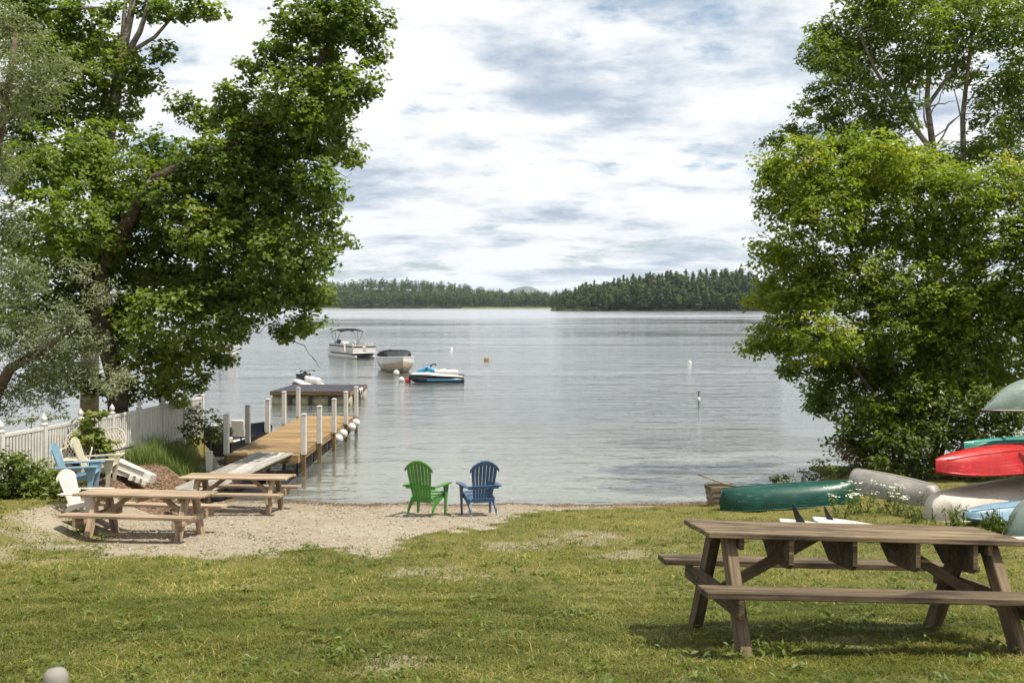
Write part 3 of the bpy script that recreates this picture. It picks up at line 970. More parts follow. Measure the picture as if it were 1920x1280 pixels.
def grass_clump(name, label, cx, cy, rx, ry, n, hgt, seed, mat='reed', w=.014):
    r = np.random.default_rng(seed)
    a = r.uniform(0, 2 * math.pi, n); q = np.sqrt(r.uniform(0, 1, n))
    x, y = cx + rx * q * np.cos(a), cy + ry * q * np.sin(a)
    b = np.stack([x, y, ground_z(x, y) - .02], 1)
    le = r.uniform(.55, 1.1, n) * hgt * (1 - .35 * q)
    th = r.uniform(0, 2 * math.pi, n)
    lean = np.stack([np.cos(th), np.sin(th)], 1) * r.uniform(.3, 1.1, (n, 1))
    v, tri, m_ = blades(b, le, np.full(n, w), lean, seed)
    o = obj(name, np_mesh(name, v - np.array([cx, cy, gz(cx, cy)]), tri, {'tint': np.repeat(np.clip(r.normal(.5, .2, n), 0, 1), m_)}), M[mat], loc=(cx, cy, gz(cx, cy)))
    return tag(o, label, 'grass clump', kind='thing')


grass_clump('ornamental_grass', 'dense clump of long arching grass between the fence and the dock', -8.2, 25.4, 1.05, 1.1, 2900, 1.25, 401, w=.018)
grass_clump('ornamental_grass', 'shorter dark grass clump at the foot of the fence, beside the taller clump', -8.75, 23.6, .6, .9, 1300, .85, 402)
grass_clump('ornamental_grass', 'loose green grass clump on the bank right beside the dock ramp', -7.75, 24.3, .6, .7, 1100, .9, 404, w=.016)
grass_clump('shore_grass', 'wispy tuft of thin grass at the water edge behind the green canoe', 6.6, 24.6, .45, .25, 90, .75, 403, w=.010)

# ------------------------------------------------------------------ far trees
def pine_parts(seed, slim=1.0):
    """a 1 m high unit pine: trunk and ragged tiers of needle sprays"""
    r = np.random.default_rng(seed)
    mb = MB(); mb.tube([(0, 0, 0), (0, 0, .5), (.01, 0, .97)], [.017, .012, .003], 5)
    v, f, ti = [], [], []
    for k in range(34):
        z = .16 + .82 * (k / 33) ** .9
        env = (1 - z) ** .55 * .20 * slim * (1 + .35 * math.sin(k * 1.7 + seed)) + .012
        for j in range(6):
            a = r.uniform(0, 6.28); L = env * r.uniform(.45, 1.25)
            w = L * r.uniform(.35, .6) + .008
            c, s = math.cos(a), math.sin(a)
            zz = z + r.uniform(-.02, .02)
            dz = r.uniform(-.03, .035)
            b = len(v)
            v += [(0, 0, zz + .015), (c * L * .55 - s * w * .5, s * L * .55 + c * w * .5, zz + dz * .5 - .008), (c * L, s * L, zz + dz - .012), (c * L * .55 + s * w * .5, s * L * .55 - c * w * .5, zz + dz * .5 - .008),
                  (c * L * .6, s * L * .6, zz + dz * .5 + .028)]
            f += [(b, b + 1, b + 4), (b + 1, b + 2, b + 4), (b + 2, b + 3, b + 4), (b + 3, b, b + 4)]
            ti += [np.clip(r.normal(.45, .25), 0, 1)] * 5
    return mb.mesh('trunk'), np_mesh('crown', np.array(v), np.array(f), {'tint': np.array(ti)})


def broad_parts(seed):
    r = np.random.default_rng(seed)
    mb = MB(); mb.tube([(0, 0, 0), (0, 0, .4), (.02, 0, .7)], [.02, .014, .006], 5)
    n = 260
    d = unit(n, r)
    lump = 1 + .3 * vnoise(d[:, 0] * 2.5, d[:, 1] * 2.5 + d[:, 2] * 2, seed)
    cen = np.array([0, 0, .6]) + d * (lump * r.uniform(.55, 1, n) ** .5)[:, None] * np.array([.24, .24, .37])
    v, tri = leaf_arrays(cen, d + np.array([0, 0, .5]), .12, .10, .2, seed)
    return mb.mesh('trunk'), np_mesh('crown', v, tri, {'tint': np.repeat(np.clip(r.normal(.5, .25, n), 0, 1), 4)})


PINES = [pine_parts(500 + k, (1.0, .8, 1.15, .9)[k]) for k in range(4)]
BROADS = [broad_parts(520 + k) for k in range(3)]
for tr_, cr_ in PINES:
    tr_.materials.append(M['bark']); cr_.materials.append(M['pine'])
for tr_, cr_ in BROADS:
    tr_.materials.append(M['bark']); cr_.materials.append(M['farleaf'])
r = np.random.default_rng(77)
for row, (d0, lo, hi, step) in enumerate(((780, .40, .72, 8.2), (792, .62, .88, 8.0), (806, .80, 1.0, 8.5), (824, .88, 1.03, 9.5))):
    px = 1030 + row * 2.0
    while px < 1455:
        d = d0 + r.uniform(-5, 5)
        x = (px - 960) / F * d
        zb = float(pen_ground(x, d)) - .3
        if zb > -1:
            hgt = (float(top_z(px, PEN_LINE, d)) - zb) * r.uniform(lo, hi)
            hgt = max(hgt, 5)
            broad = r.uniform() < (.6, .55, .35, .25)[row]
            tm, cm = BROADS[r.integers(3)] if broad else PINES[r.integers(4)]
            hgt *= .86 if broad else r.uniform(.88, 1.02)
            root = thing('broadleaf_tree' if broad else 'pine_tree', 'rounded leafy tree in the mixed wood on the peninsula across the lake' if broad else 'tall dark pine in the wood on the peninsula across the lake',
                         'tree', (x, d, zb), (0, 0, r.uniform(0, 6.28)), 'leafy trees on the peninsula' if broad else 'pines on the peninsula')
            k = hgt * r.uniform(.9, 1.15)
            root.scale = (k, k, hgt)
            obj('trunk', tm, None, root); obj('crown', cm, None, root)
        px += step * r.uniform(.6, 1.4)

# the far wood behind reads as one mass
V_, T_, A_ = [], [], []
nb = 0
for row in range(13):
    d0 = 1406 + row * 12
    for px in np.arange(372, 1110, 8.5 if row < 5 else 10):
        pxx = px + r.uniform(-5, 5)
        d = d0 + r.uniform(-5, 5)
        x = (pxx - 960) / F * d
        zb = float(far_ground(np.array([x]), np.array([d]))[0]) - .5
        hgt = r.uniform(13, 22) * (1.1 if row < 2 else 1)
        src = PINES[r.integers(4)][1] if r.uniform() < .42 else BROADS[r.integers(3)][1]
        if row < 13:
            n_ = len(src.vertices)
            co_ = np.empty(n_ * 3, np.float32); src.vertices.foreach_get('co', co_); co_ = co_.reshape(-1, 3)
            nt_ = len(src.polygons)
            lp = np.empty(nt_ * 3, np.int32); src.loops.foreach_get('vertex_index', lp); lp = lp.reshape(-1, 3)
            keep = r.uniform(size=nt_) < (.30 if row else .45)
            a = r.uniform(0, 6.28)
            k = hgt * (1.25 if row else 1.15)
            w = co_ * np.array([k, k, hgt])
            w = np.stack([w[:, 0] * math.cos(a) - w[:, 1] * math.sin(a), w[:, 0] * math.sin(a) + w[:, 1] * math.cos(a), w[:, 2]], 1) + np.array([x, d, zb])
            tt = np.empty(n_, np.float32); src.attributes['tint'].data.foreach_get('value', tt)
            V_.append(w); T_.append(lp[keep] + nb); A_.append(np.clip(tt + r.normal(0, .2), 0, 1)); nb += n_
me = np_mesh('far_forest', np.concatenate(V_), np.concatenate(T_), {'tint': np.concatenate(A_)})
tag(obj('far_forest', me, M['farleaf']), 'dense green forest covering the low hills of the far shore', 'forest', kind='stuff')

# ================================================================== OBJECTS
# ------------------------------------------------------------------ white picket fence, running to the lake
FX = -9.4
fy = np.linspace(18.3, 30.2, 8)
root = thing('picket_fence', 'white vinyl picket fence with ball-topped posts running down to the lake', 'fence', (FX, 18.3, gz(FX, 18.3)))
rz = gz(FX, 18.3)
def fz(y):
    return float(np.interp(y, [16, 18.5, 23.6, 30.2], [1.12, 1.03, .82, .63])) - rz
ball = MB().lathe([(.058, 0), (.078, .012), (.078, .03), (.045, .045), (.03, .06), (.05, .085), (.062, .12), (.052, .16), (.022, .20), (.004, .235)], 10)
bm_ = ball.mesh('finial', True); bm_.materials.append(M['vinyl'])
ys_post = [16.6] + list(fy)
for i, y in enumerate(ys_post):
    z = fz(y)
    p = beam('post', (0, y - 18.3, z - .1), (0, y - 18.3, z + 1.17), .115, .115, M['vinyl'], root, ch=.008)
    o = obj('finial', bm_, None, p, loc=(1.27 / 2, 0, 0), rot=(0, R(90), 0))
for i in range(len(ys_post) - 1):
    y0, y1 = ys_post[i] + .06, ys_post[i + 1] - .06
    for hz, hh_ in ((1.11, .07), (.16, .09)):
        beam('rail', (0, y0 - 18.3, fz(y0) + hz), (0, y1 - 18.3, fz(y1) + hz), .05, hh_, M['vinyl'], root)
    n_ = 13
    for k in range(n_):
        y = y0 + (k + .5) * (y1 - y0) / n_
        beam('picket', (.002, y - 18.3, fz(y) + .06), (.002, y - 18.3, fz(y) + 1.072), .068, .022, M['vinyl'], root, up=(1, 0, 0), ch=.004)

# ------------------------------------------------------------------ dock
DX0, DX1, DY0, DY1, DZ = -7.52, -5.62, 26.2, 35.6, .60
root = thing('dock', 'timber dock with white posts reaching out over the lake', 'dock', (DX0, DY0, 0))
o3 = Vector((DX0, DY0, 0))
def L3(x, y, z):
    return Vector((x, y, z)) - o3
n_ = int((DY1 - DY0) / .145)
for k in range(n_):
    y = DY0 + .07 + k * (DY1 - DY0 - .14) / (n_ - 1)
    beam('plank', L3(DX0 + random.uniform(-.01, .01), y, DZ - .017), L3(DX1 + random.uniform(-.01, .01), y, DZ - .017 + random.uniform(-.003, .003)), .138, .034, M['wood_deck'], root, ch=.004)
for x in (DX0 + .03, (DX0 + DX1) / 2, DX1 - .03):
    beam('joist', L3(x, DY0 + .06, DZ - .125), L3(x, DY1 - .06, DZ - .125), .05, .18, M['wood_deck'] if x != (DX0 + DX1) / 2 else M['wood_pile'], root)
for y0_, y1_ in ((26.6, 28.55), (28.75, 30.9), (31.1, 33.1), (33.3, 35.3)):
    for zb_ in (.10, .28):
        beam('shade_board', L3(DX1 - .12, y0_, zb_), L3(DX1 - .12, y1_, zb_), .03, .16, M['dock_shade'], root)  # added dark boards standing in for the shade under the deck
beam('fascia_board', L3(DX0, DY0 + .028, DZ - .125), L3(DX1, DY0 + .028, DZ - .125), .05, .18, M['wood_deck'], root)
beam('fascia_board', L3(DX0, DY1 - .028, DZ - .125), L3(DX1, DY1 - .028, DZ - .125), .05, .18, M['wood_deck'], root)
for side, x in ((0, DX0 - .08), (1, DX1 + .08)):
    for y in (26.5, 28.65, 31.0, 33.2, 35.4):
        p = beam('pile', L3(x, y, float(ground_z(x, y)) - .2), L3(x, y, DZ + .0), .10, .10, M['wood_pile'], root)
        top = DZ + 1.03 + random.uniform(-.03, .03)
        s = beam('post_sleeve', L3(x, y, DZ - .02), L3(x, y, top), .132, .132, M['sleeve'], root, ch=.01)
        capm = MB().box((0, 0, 0), (.15, .15, .022), ch=.008)
        capm.loft([[(-.07, -.07, .011), (.07, -.07, .011), (.07, .07, .011), (-.07, .07, .011)], [(-.02, -.02, .03), (.02, -.02, .03), (.02, .02, .03), (-.02, .02, .03)]])
        capm.build('post_cap', M['cap'], root, loc=L3(x, y, top + .012))
# white first post on the shore
root = thing('mooring_post', 'short white post standing in the grass beside the dock start', 'post', (-7.6, 25.0, gz(-7.6, 25)))
beam('post_sleeve', (0, 0, -.2), (0, 0, 1.05), .13, .13, M['sleeve'], root)
MB().box((0, 0, 0), (.15, .15, .03), ch=.01).build('post_cap', M['cap'], root, loc=(0, 0, 1.066))
# ramp
root = thing('dock_ramp', 'grey plank ramp leading from the beach up onto the dock', 'ramp', (-6.5, 24.5, .3))
ra, rb = Vector((-7.15, 22.2, .42)), Vector((-6.25, 26.35, DZ + .045))
ax = (rb - ra).normalized()
sd_ = Vector((ax.y, -ax.x, 0)).normalized()
o_ = Vector((-6.5, 24.5, .3))
for k in range(5):
    off = sd_ * (-.40 + k * .2)
    beam('plank', ra + off - o_, rb + off - o_, .193, .035, M['wood_grey'], root)
for s in (-.42, .42):
    dn = Vector((0, 0, -.075))
    beam('stringer', ra + sd_ * s * .9 + dn - o_, rb + sd_ * s * .9 + dn - o_ - ax * .25, .05, .11, M['wood_pile'], root)
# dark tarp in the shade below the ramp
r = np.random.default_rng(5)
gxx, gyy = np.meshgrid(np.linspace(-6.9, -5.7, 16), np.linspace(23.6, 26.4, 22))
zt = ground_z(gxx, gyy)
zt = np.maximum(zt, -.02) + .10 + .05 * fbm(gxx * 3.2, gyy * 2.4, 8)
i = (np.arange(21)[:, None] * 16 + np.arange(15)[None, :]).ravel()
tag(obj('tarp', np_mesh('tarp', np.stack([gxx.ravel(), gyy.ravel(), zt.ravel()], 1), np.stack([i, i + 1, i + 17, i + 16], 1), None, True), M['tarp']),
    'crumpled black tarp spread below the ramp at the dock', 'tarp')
# mooring floats hung along the dock
def buoy(name, label, loc, rad, mat, group=None, squash=1.0, eye=True):
    root = thing(name, label, 'buoy', loc, group=group)
    prof = [(rad * math.sin(a) + .002, -rad * math.cos(a) * squash) for a in np.linspace(0.05, math.pi - .05, 11)]
    MB().lathe(prof, 14).build('float', mat, root, smooth=True)
    if eye:
        mb = MB()
        mb.tube([(rad * .22 * math.cos(a), 0, rad * squash + rad * .15 + rad * .22 * math.sin(a)) for a in np.linspace(0, 2 * math.pi, 9)], rad * .06, 5)
        mb.lathe([(rad * .2, rad * squash - .01), (rad * .16, rad * squash + rad * .08)], 8)
        mb.build('eye', M['chrome'], root)
    return root
for k, (y, z) in enumerate(((31.3, .36), (32.2, .40), (33.9, .40), (34.8, .44))):
    buoy('mooring_ball', ('white mooring ball hung nearest the beach on the dock side', 'white mooring ball second from the beach on the dock side', 'white mooring ball third from the beach on the dock side', 'white mooring ball hung farthest out on the dock side')[k],
         (DX1 + .16, y, z), .145, M['buoy'], 'mooring balls along the dock')

# ------------------------------------------------------------------ small boat tied up behind the dock
def hull_rings(L, Bm, D, bow=.35, n=15, m=11, stern=.9, rise=.25, keelrise=.4, flat=2.4, chine=1.0):
    """open boat hull, bow towards +X, water line z=0 set by caller; ring from gunwale to gunwale"""
    rings = []
    for i in range(n):
        u = i / (n - 1)
        w = Bm / 2 * (stern + (1 - stern) * min(1, u * 3)) * (1 - max(0, (u - (1 - bow)) / bow) ** 2.1 * .985)
        top = D * (1 + rise * u ** 2)
        bot = D * keelrise * max(0, (u - .62) / .38) ** 2.2
        ring = []
        for j in range(m):
            a = math.pi * j / (m - 1)
            cx, sx = math.cos(a), math.sin(a)
            yy = w * math.copysign(abs(cx) ** (2 / flat), cx)
            zz = top - (top - bot) * abs(sx) ** (2 / flat)
            ring.append((L * (u - .5), yy, zz))
        rings.append(ring)
    return rings


def outboard(parent, loc, s=1.0, rot=0):
    e = MB()
    e.loft([[(x * s * k, y * s * k2, z * s) for x, y in ((-.2, -.13), (.14, -.13), (.2, 0), (.14, .13), (-.2, .13))] for z, k, k2 in ((.3, .7, .8), (.38, 1, 1), (.62, 1, .95), (.72, .7, .7))])
    o = e.build('outboard_motor', M['black_paint'], parent, auto=40, loc=loc, rot=(0, 0, rot))
    mb = MB(); mb.box((0, 0, 0), (.13 * s, .10 * s, .9 * s)); mb.box((.02 * s, 0, -.42 * s), (.34 * s, .10 * s, .1 * s)); mb.build('lower_unit', M['black_plastic'], o)
    return o


root = thing('fishing_boat', 'small dark fishing boat with an outboard tied up behind the dock', 'boat', (-8.75, 32.0, -.12), (0, 0, R(82)))
MB().loft(hull_rings(4.2, 1.45, .55), False, False).build('hull', M['navy'], root, auto=50)
mb = MB(); mb.loft([[(-2.1, y, z) for y, z in ((-.64, .55), (.64, .55), (.64, .2), (.4, .02), (-.4, .02), (-.64, .2))], [(-2.05, y, z) for y, z in ((-.64, .55), (.64, .55), (.64, .2), (.4, .02), (-.4, .02), (-.64, .2))]])
mb.build('transom', M['navy'], root)
MB().box((0, 0, .2), (3.4, 1.2, .03)).build('floor', M['seat'], root)
for x in (-1.2, .1):
    s = MB().box((x, 0, .52), (.42, .42, .1), ch=.03).build('seat', M['seat'], root)
    MB().box((x - .22, 0, .78), (.09, .42, .46), (0, R(-12), 0), ch=.03).build('seat_back', M['seat'], s)
    MB().tube([(x, 0, .2), (x, 0, .5)], .03, 6).build('pedestal', M['black_paint'], s)
outboard(root, (-2.2, 0, .38), .9)

# ------------------------------------------------------------------ swim raft on barrels
RX0, RX1, RY0, RY1, RZ = -11.0, -7.35, 45.2, 49.2, .64
root = thing('swim_raft', 'dark square swim raft floating on tan barrels beyond the dock', 'raft', ((RX0 + RX1) / 2, RY0, 0), (0, 0, R(-3)))
hw, dp = (RX1 - RX0) / 2, RY1 - RY0
n_ = 24
for k in range(n_):
    y = .08 + k * (dp - .16) / (n_ - 1)
    beam('plank', (-hw, y, RZ - .018), (hw, y, RZ - .018), .160, .036, M['raft'], root)
for y in (.0, 1.3, 2.6, dp):
    beam('joist', (-hw, y, RZ - .11), (hw, y, RZ - .11), .05, .14, M['wood_pile'], root)
for x in (-hw, hw):
    beam('side_board', (x, 0, RZ - .11), (x, dp, RZ - .11), .05, .15, M['wood_pile'], root)
for x in (-.905, .015, .925):
    beam('strut', (x, .02, RZ - .18), (x, .02, -.3), .16, .05, M['black_paint'], root, up=(0, 1, 0))
bprof = [(.02, -.44), (.25, -.44), (.29, -.42), (.29, -.16), (.30, -.15), (.30, -.12), (.285, -.11), (.285, .11), (.30, .12), (.30, .15), (.29, .16), (.29, .42), (.25, .44), (.02, .44)]
bmm = MB().lathe(bprof, 16, axis='X').mesh('barrel', True); bmm.materials.append(M['barrel'])
for row_y in (.40, dp - .4):
    for x in (-1.37, -.44, .47, 1.38):
        obj('barrel', bmm, None, root, loc=(x, row_y, .17))
ld = obj('ladder', MB().tube([(hw + .05, 2.0, RZ + .02), (hw + .12, 2.0, .2), (hw + .12, 2.0, -.4)], .02, 6).tube([(hw + .05, 2.4, RZ + .02), (hw + .12, 2.4, .2), (hw + .12, 2.4, -.4)], .02, 6).mesh('ladder', True), M['chrome'], root)
for z in (.25, 0, -.25):
    MB().tube([(hw + .12, 2.0, z), (hw + .12, 2.4, z)], .016, 6).build('rung', M['chrome'], ld)
MB().lathe([(.05, 0), (.05, .02), (.015, .025), (.015, .07), (.04, .075), (.04, .09)], 8).build('cleat', M['chrome'], root, loc=(.15, .25, RZ))

# ------------------------------------------------------------------ jet skis
def jet_ski(name, label, loc, rz, hull, deck, cowl, seatm):
    root = thing(name, label, 'jet ski', loc, (0, 0, rz), 'jet skis')
    def sect(x, hb, z0, z1, w1=None, k=2.6, nn=12):
        w1 = w1 or hb
        ring = []
        for j in range(nn):
            a = 2 * math.pi * j / nn
            c, s = math.cos(a), math.sin(a)
            yy = hb * math.copysign(abs(c) ** (2 / k), c)
            zz = (z0 + z1) / 2 + (z1 - z0) / 2 * math.copysign(abs(s) ** (2 / k), s)
            ring.append((x, yy, zz))
        return ring
    MB().loft([sect(-1.6, .50, -.10, .25), sect(-1.55, .55, -.16, .30), sect(-.6, .58, -.18, .31), sect(.5, .57, -.18, .34), sect(1.0, .48, -.12, .38), sect(1.4, .26, .02, .42), sect(1.66, .05, .22, .44)]).build('hull', hull, root, auto=50)
    MB().loft([sect(-1.5, .50, .26, .36), sect(-.9, .54, .28, .42), sect(0, .53, .30, .50), sect(.6, .50, .32, .62), sect(1.1, .36, .36, .58), sect(1.5, .14, .40, .50)]).build('deck', deck, root, auto=50)
    MB().loft([sect(.15, .20, .45, .80), sect(.45, .27, .50, .93), sect(.8, .28, .50, .86), sect(1.2, .16, .48, .64)]).build('cowl', cowl, root, auto=50)
    st = MB().loft([sect(-1.25, .14, .40, .66), sect(-1.0, .20, .40, .74), sect(-.6, .21, .42, .68), sect(-.5, .20, .42, .76), sect(-.05, .19, .45, .72), sect(.2, .15, .5, .78)]).build('seat', seatm, root, auto=50)
    hb = MB(); hb.tube([(.12, -.40, 1.02), (.22, -.30, 1.05), (.34, -.08, .97), (.34, .08, .97), (.22, .30, 1.05), (.12, .40, 1.02)], .022, 6)
    hb.tube([(.42, 0, .85), (.32, 0, .99)], .06, 7)
    h = hb.build('handlebar', M['black_paint'], root, smooth=True)
    for s in (-1, 1):
        MB().tube([(.10, s * .30, 1.035), (.05, s * .44, 1.0)], .03, 7).build('grip', M['black_plastic'], h)
        mr = MB().loft([[(.55, s * .34 + y, .80 + z) for y, z in ((-.08, -.05), (.08, -.05), (.08, .07), (-.08, .05))], [(.68, s * .34 + y, .80 + z) for y, z in ((-.05, -.04), (.05, -.04), (.05, .04), (-.05, .04))]])
        mr.build('mirror', M['black_paint'], root)
    for s in (-1, 1):
        MB().box((-.4, s * .575, .14), (2.0, .015, .09)).build('side_stripe', cowl, root)
    MB().box((-1.45, 0, .40), (.35, .6, .03)).build('rear_mat', M['black_plastic'], root)
    return root


jet_ski('jet_ski', 'white and black jet ski with blue cowl moored in front of the boats', (-4.45, 59.0, .02), R(186), M['navy'], M['white_gel'], M['blue_cowl'], M['seat'])
jet_ski('jet_ski', 'black and white jet ski floating just behind the swim raft', (-10.55, 51.6, .12), R(128), M['black_paint'], M['white_gel'], M['black_paint'], M['white_gel'])

# ------------------------------------------------------------------ runabout under a dark cover
root = thing('runabout', 'tan and white motorboat with dark cover, its bow towards the beach', 'boat', (-8.0, 69.0, -.22), (0, 0, R(-74)))
hr = hull_rings(5.4, 2.3, 1.12, bow=.45, n=18, rise=.16, keelrise=.55, flat=2.2)
low = hr
for sl in (slice(0, 2), slice(-2, None)):
    MB().loft([[(p[0] + .004, p[1] * 1.006, p[2]) for p in ring[sl]] for ring in hr], False, False).build('topside', M['white_gel'], root, auto=50)
MB().loft(low, False, False).build('hull', M['tan_gel'], root, auto=50)
dk = MB()
rim = [(r_[0], r_[-1]) for r_ in hr]
for i in range(len(rim) - 1):
    a0, a1 = Vector(rim[i][0]), Vector(rim[i][1]); b0, b1 = Vector(rim[i + 1][0]), Vector(rim[i + 1][1])
    k = len(dk.v)
    up_ = Vector((0, 0, .05))
    dk.add([a0, a1, b0, b1, a0 + up_, a1 + up_, b0 + up_, b1 + up_], [(4, 5, 7, 6), (0, 4, 6, 2), (1, 3, 7, 5)])
dk.build('deck', M['white_gel'], root)
rub = MB()
for j in (0, -1):
    rub.tube([(r_[j][0], r_[j][1] * 1.01, r_[j][2] + .02) for r_ in hr], .035, 6)
rub.build('rub_rail', M['white_gel'], root)
cv = MB()
cv.loft([[(x, y * k, z0 + z * h_) for y, z in ((-1.0, 0), (-.9, .75), (-.6, .97), (0, 1), (.6, .97), (.9, .75), (1.0, 0))] for x, k, z0, h_ in ((-2.6, 1.05, 1.14, .22), (-1.2, 1.1, 1.17, .46), (-.1, 1.08, 1.18, .50), (.35, 1.0, 1.2, .30), (.6, .86, 1.22, .08))], False, False)
cv.build('cover', M['canvas'], root, smooth=True)
ws = MB()
ws.loft([[(.45, -.95, 1.2), (.85, -.5, 1.22), (1.0, 0, 1.23), (.85, .5, 1.22), (.45, .95, 1.2)], [(.15, -.9, 1.55), (.45, -.45, 1.6), (.55, 0, 1.62), (.45, .45, 1.6), (.15, .9, 1.55)]], False, False)
ws.build('windshield', M['glass'], root)
MB().loft([[(1.35, y, 1.24 + z) for y, z in ((-.35, 0), (.35, 0), (.28, .02), (-.28, .02))], [(2.2, y, 1.29 + z) for y, z in ((-.12, 0), (.12, 0), (.1, .02), (-.1, .02))]]).build('bow_hatch', M['black_paint'], root)
outboard(root, (-2.85, 0, .8), 1.1)
buoy('mooring_ball', 'white mooring ball floating under the bow of the tan motorboat', (-7.55, 65.0, .12), .2, M['buoy'])
buoy('mooring_ball', 'white mooring ball floating beside the red buoy at the jet ski', (-6.62, 59.6, .08), .18, M['buoy'])
buoy('mooring_buoy', 'small red buoy against the bow of the jet ski', (-6.15, 58.9, .10), .17, M['orange_buoy'])

# ------------------------------------------------------------------ pontoon boats
def pontoon_boat(label, loc, rz):
    root = thing('pontoon_boat', label, 'boat', loc, (0, 0, rz), 'moored pontoon boats')
    L, Bm = 5.6, 2.25
    for s in (-1, 1):
        pr = [(.02, -2.9), (.22, -2.88), (.31, -2.7), (.31, 1.9), (.26, 2.4), (.12, 2.8), (.02, 2.92)]
        mb = MB().lathe(pr, 14, c=(0, s * .82, .10), axis='X')
        p = mb.build('pontoon', M['pontoon'], root, auto=50)
        mb = MB(); mb.box((0, s * .82 + s * .31, .12), (4.4, .02, .04)); mb.build('strake', M['chrome'], p)
    MB().box((0, 0, .47), (L, Bm, .10), ch=.02).build('deck', M['panel'], root)
    for x in np.linspace(-2.4, 2.4, 6):
        MB().box((x, 0, .385), (.09, Bm - .2, .07)).build('cross_beam', M['black_paint'], root)
    panels = [((-.9, sy * (Bm / 2 - .05), .84), (3.3, .03, .56)) for sy in (-1, 1)] + [((1.9, sy * (Bm / 2 - .05), .84), (1.5, .03, .56)) for sy in (-1, 1)] + [((-L / 2 + .12, -.55, .84), (.03, 1.0, .56)), ((L / 2 - .12, -.6, .84), (.03, .9, .56)), ((L / 2 - .12, .6, .84), (.03, .9, .56))]
    for c, sz in panels:
        p = MB().box(c, sz, ch=.01).build('side_panel', M['panel'], root)
        sc = (c[0], c[1] * 1.016, c[2] + .16) if sz[0] > 1 else (c[0] * 1.008, c[1], c[2] + .16)
        MB().box(sc, (max(sz[0] - .02, .03), max(sz[1] - .02, .03), .11)).build('stripe', M['black_paint'], p)
    rl = MB()
    for sy in (-1, 1):
        rl.tube([(-L / 2 + .1, sy * (Bm / 2 - .05), 1.15), (L / 2 - .12, sy * (Bm / 2 - .05), 1.15)], .022, 6)
        for x in (-2.6, -1, .8, 1.15, 2.66):
            rl.tube([(x, sy * (Bm / 2 - .05), .5), (x, sy * (Bm / 2 - .05), 1.15)], .018, 5)
    rl.build('railing', M['chrome'], root)
    for c, sz in (((-1.9, .6, .75), (1.3, .6, .45)), ((1.6, -.65, .75), (1.5, .55, .45)), ((1.6, .65, .75), (1.5, .55, .45))):
        s = MB().box(c, sz, ch=.05).build('seat', M['seat'], root)
        MB().box((c[0], c[1] + (.25 if c[1] > 0 else -.25), 1.1), (sz[0], .14, .36), ch=.05).build('seat_back', M['seat'], s)
    MB().box((-.2, -.6, .95), (.6, .6, .8), ch=.06).build('console', M['white_gel'], root)
    cn = MB()
    prof = [(-.95, 0), (-.6, .10), (0, .14), (.6, .10), (.95, 0)]
    cn.loft([[(x, y * 1.1, 2.30 + z + dz) for y, z in prof] + [(x, y * 1.1, 2.265 + z + dz) for y, z in prof[::-1]] for x, dz in ((-2.3, -.08), (-1.5, .04), (-.6, .06), (.0, -.06))])
    cn.build('bimini_canopy', M['canvas'], root, auto=40)
    fm = MB()
    for sy in (-1, 1):
        for x0, x1 in ((-1.2, -2.3), (-1.1, .0), (-1.15, -1.2)):
            fm.tube([(x0, sy * 1.08, 1.15), (x1, sy * 1.05, 2.22)], .02, 5)
    for x, dz in ((-2.28, -.08), (-1.2, .045), (-.02, -.06)):
        fm.tube([(x, y * 1.09, 2.245 + z + dz) for y, z in prof], .016, 5)
    fm.build('bimini_frame', M['black_paint'], root)
    outboard(root, (-L / 2 - .15, 0, .55), 1.25)
    return root


pontoon_boat('white pontoon boat with black bimini top moored beyond the tan motorboat', (-14.05, 87.4, 0), R(122 + 180))
pontoon_boat('pontoon boat half hidden behind the lowest maple branches', (-26.6, 92.0, 0), R(100))

# ------------------------------------------------------------------ floats further out
buoy('mooring_ball', 'tiny white mooring ball farthest out on the open water', tuple(P(846, 655, 103)), .20, M['buoy'])
buoy('mooring_ball', 'white mooring ball alone in front of the dark tree reflection', tuple(P(1293, 680, 79)), .17, M['buoy'])
root = thing('float_drum', 'small brown float with a white stick out on the open water', 'float', tuple(P(912, 676, 82)))
MB().lathe([(.02, -.2), (.2, -.2), (.24, -.1), (.24, .1), (.2, .2), (.02, .2)], 12, axis='X').build('drum', M['wood_pile'], root)
MB().tube([(.22, 0, .1), (.22, 0, .55)], .04, 6).build('stick', M['buoy'], root)
root = thing('marker_pole', 'slim marker pole with a white float standing in the water', 'marker', (P(1310, 757, 46).x, 46, 0))
MB().tube([(0, 0, -.8), (0, 0, .56)], .025, 7).build('pole', M['black_paint'], root)
MB().lathe([(.01, .05), (.06, .07), (.09, .16), (.07, .27), (.02, .31)], 10).build('float', M['buoy'], root, smooth=True)
MB().tube([(-.11, 0, .52), (.09, 0, .54)], .018, 5).build('cross_bar', M['black_paint'], root)

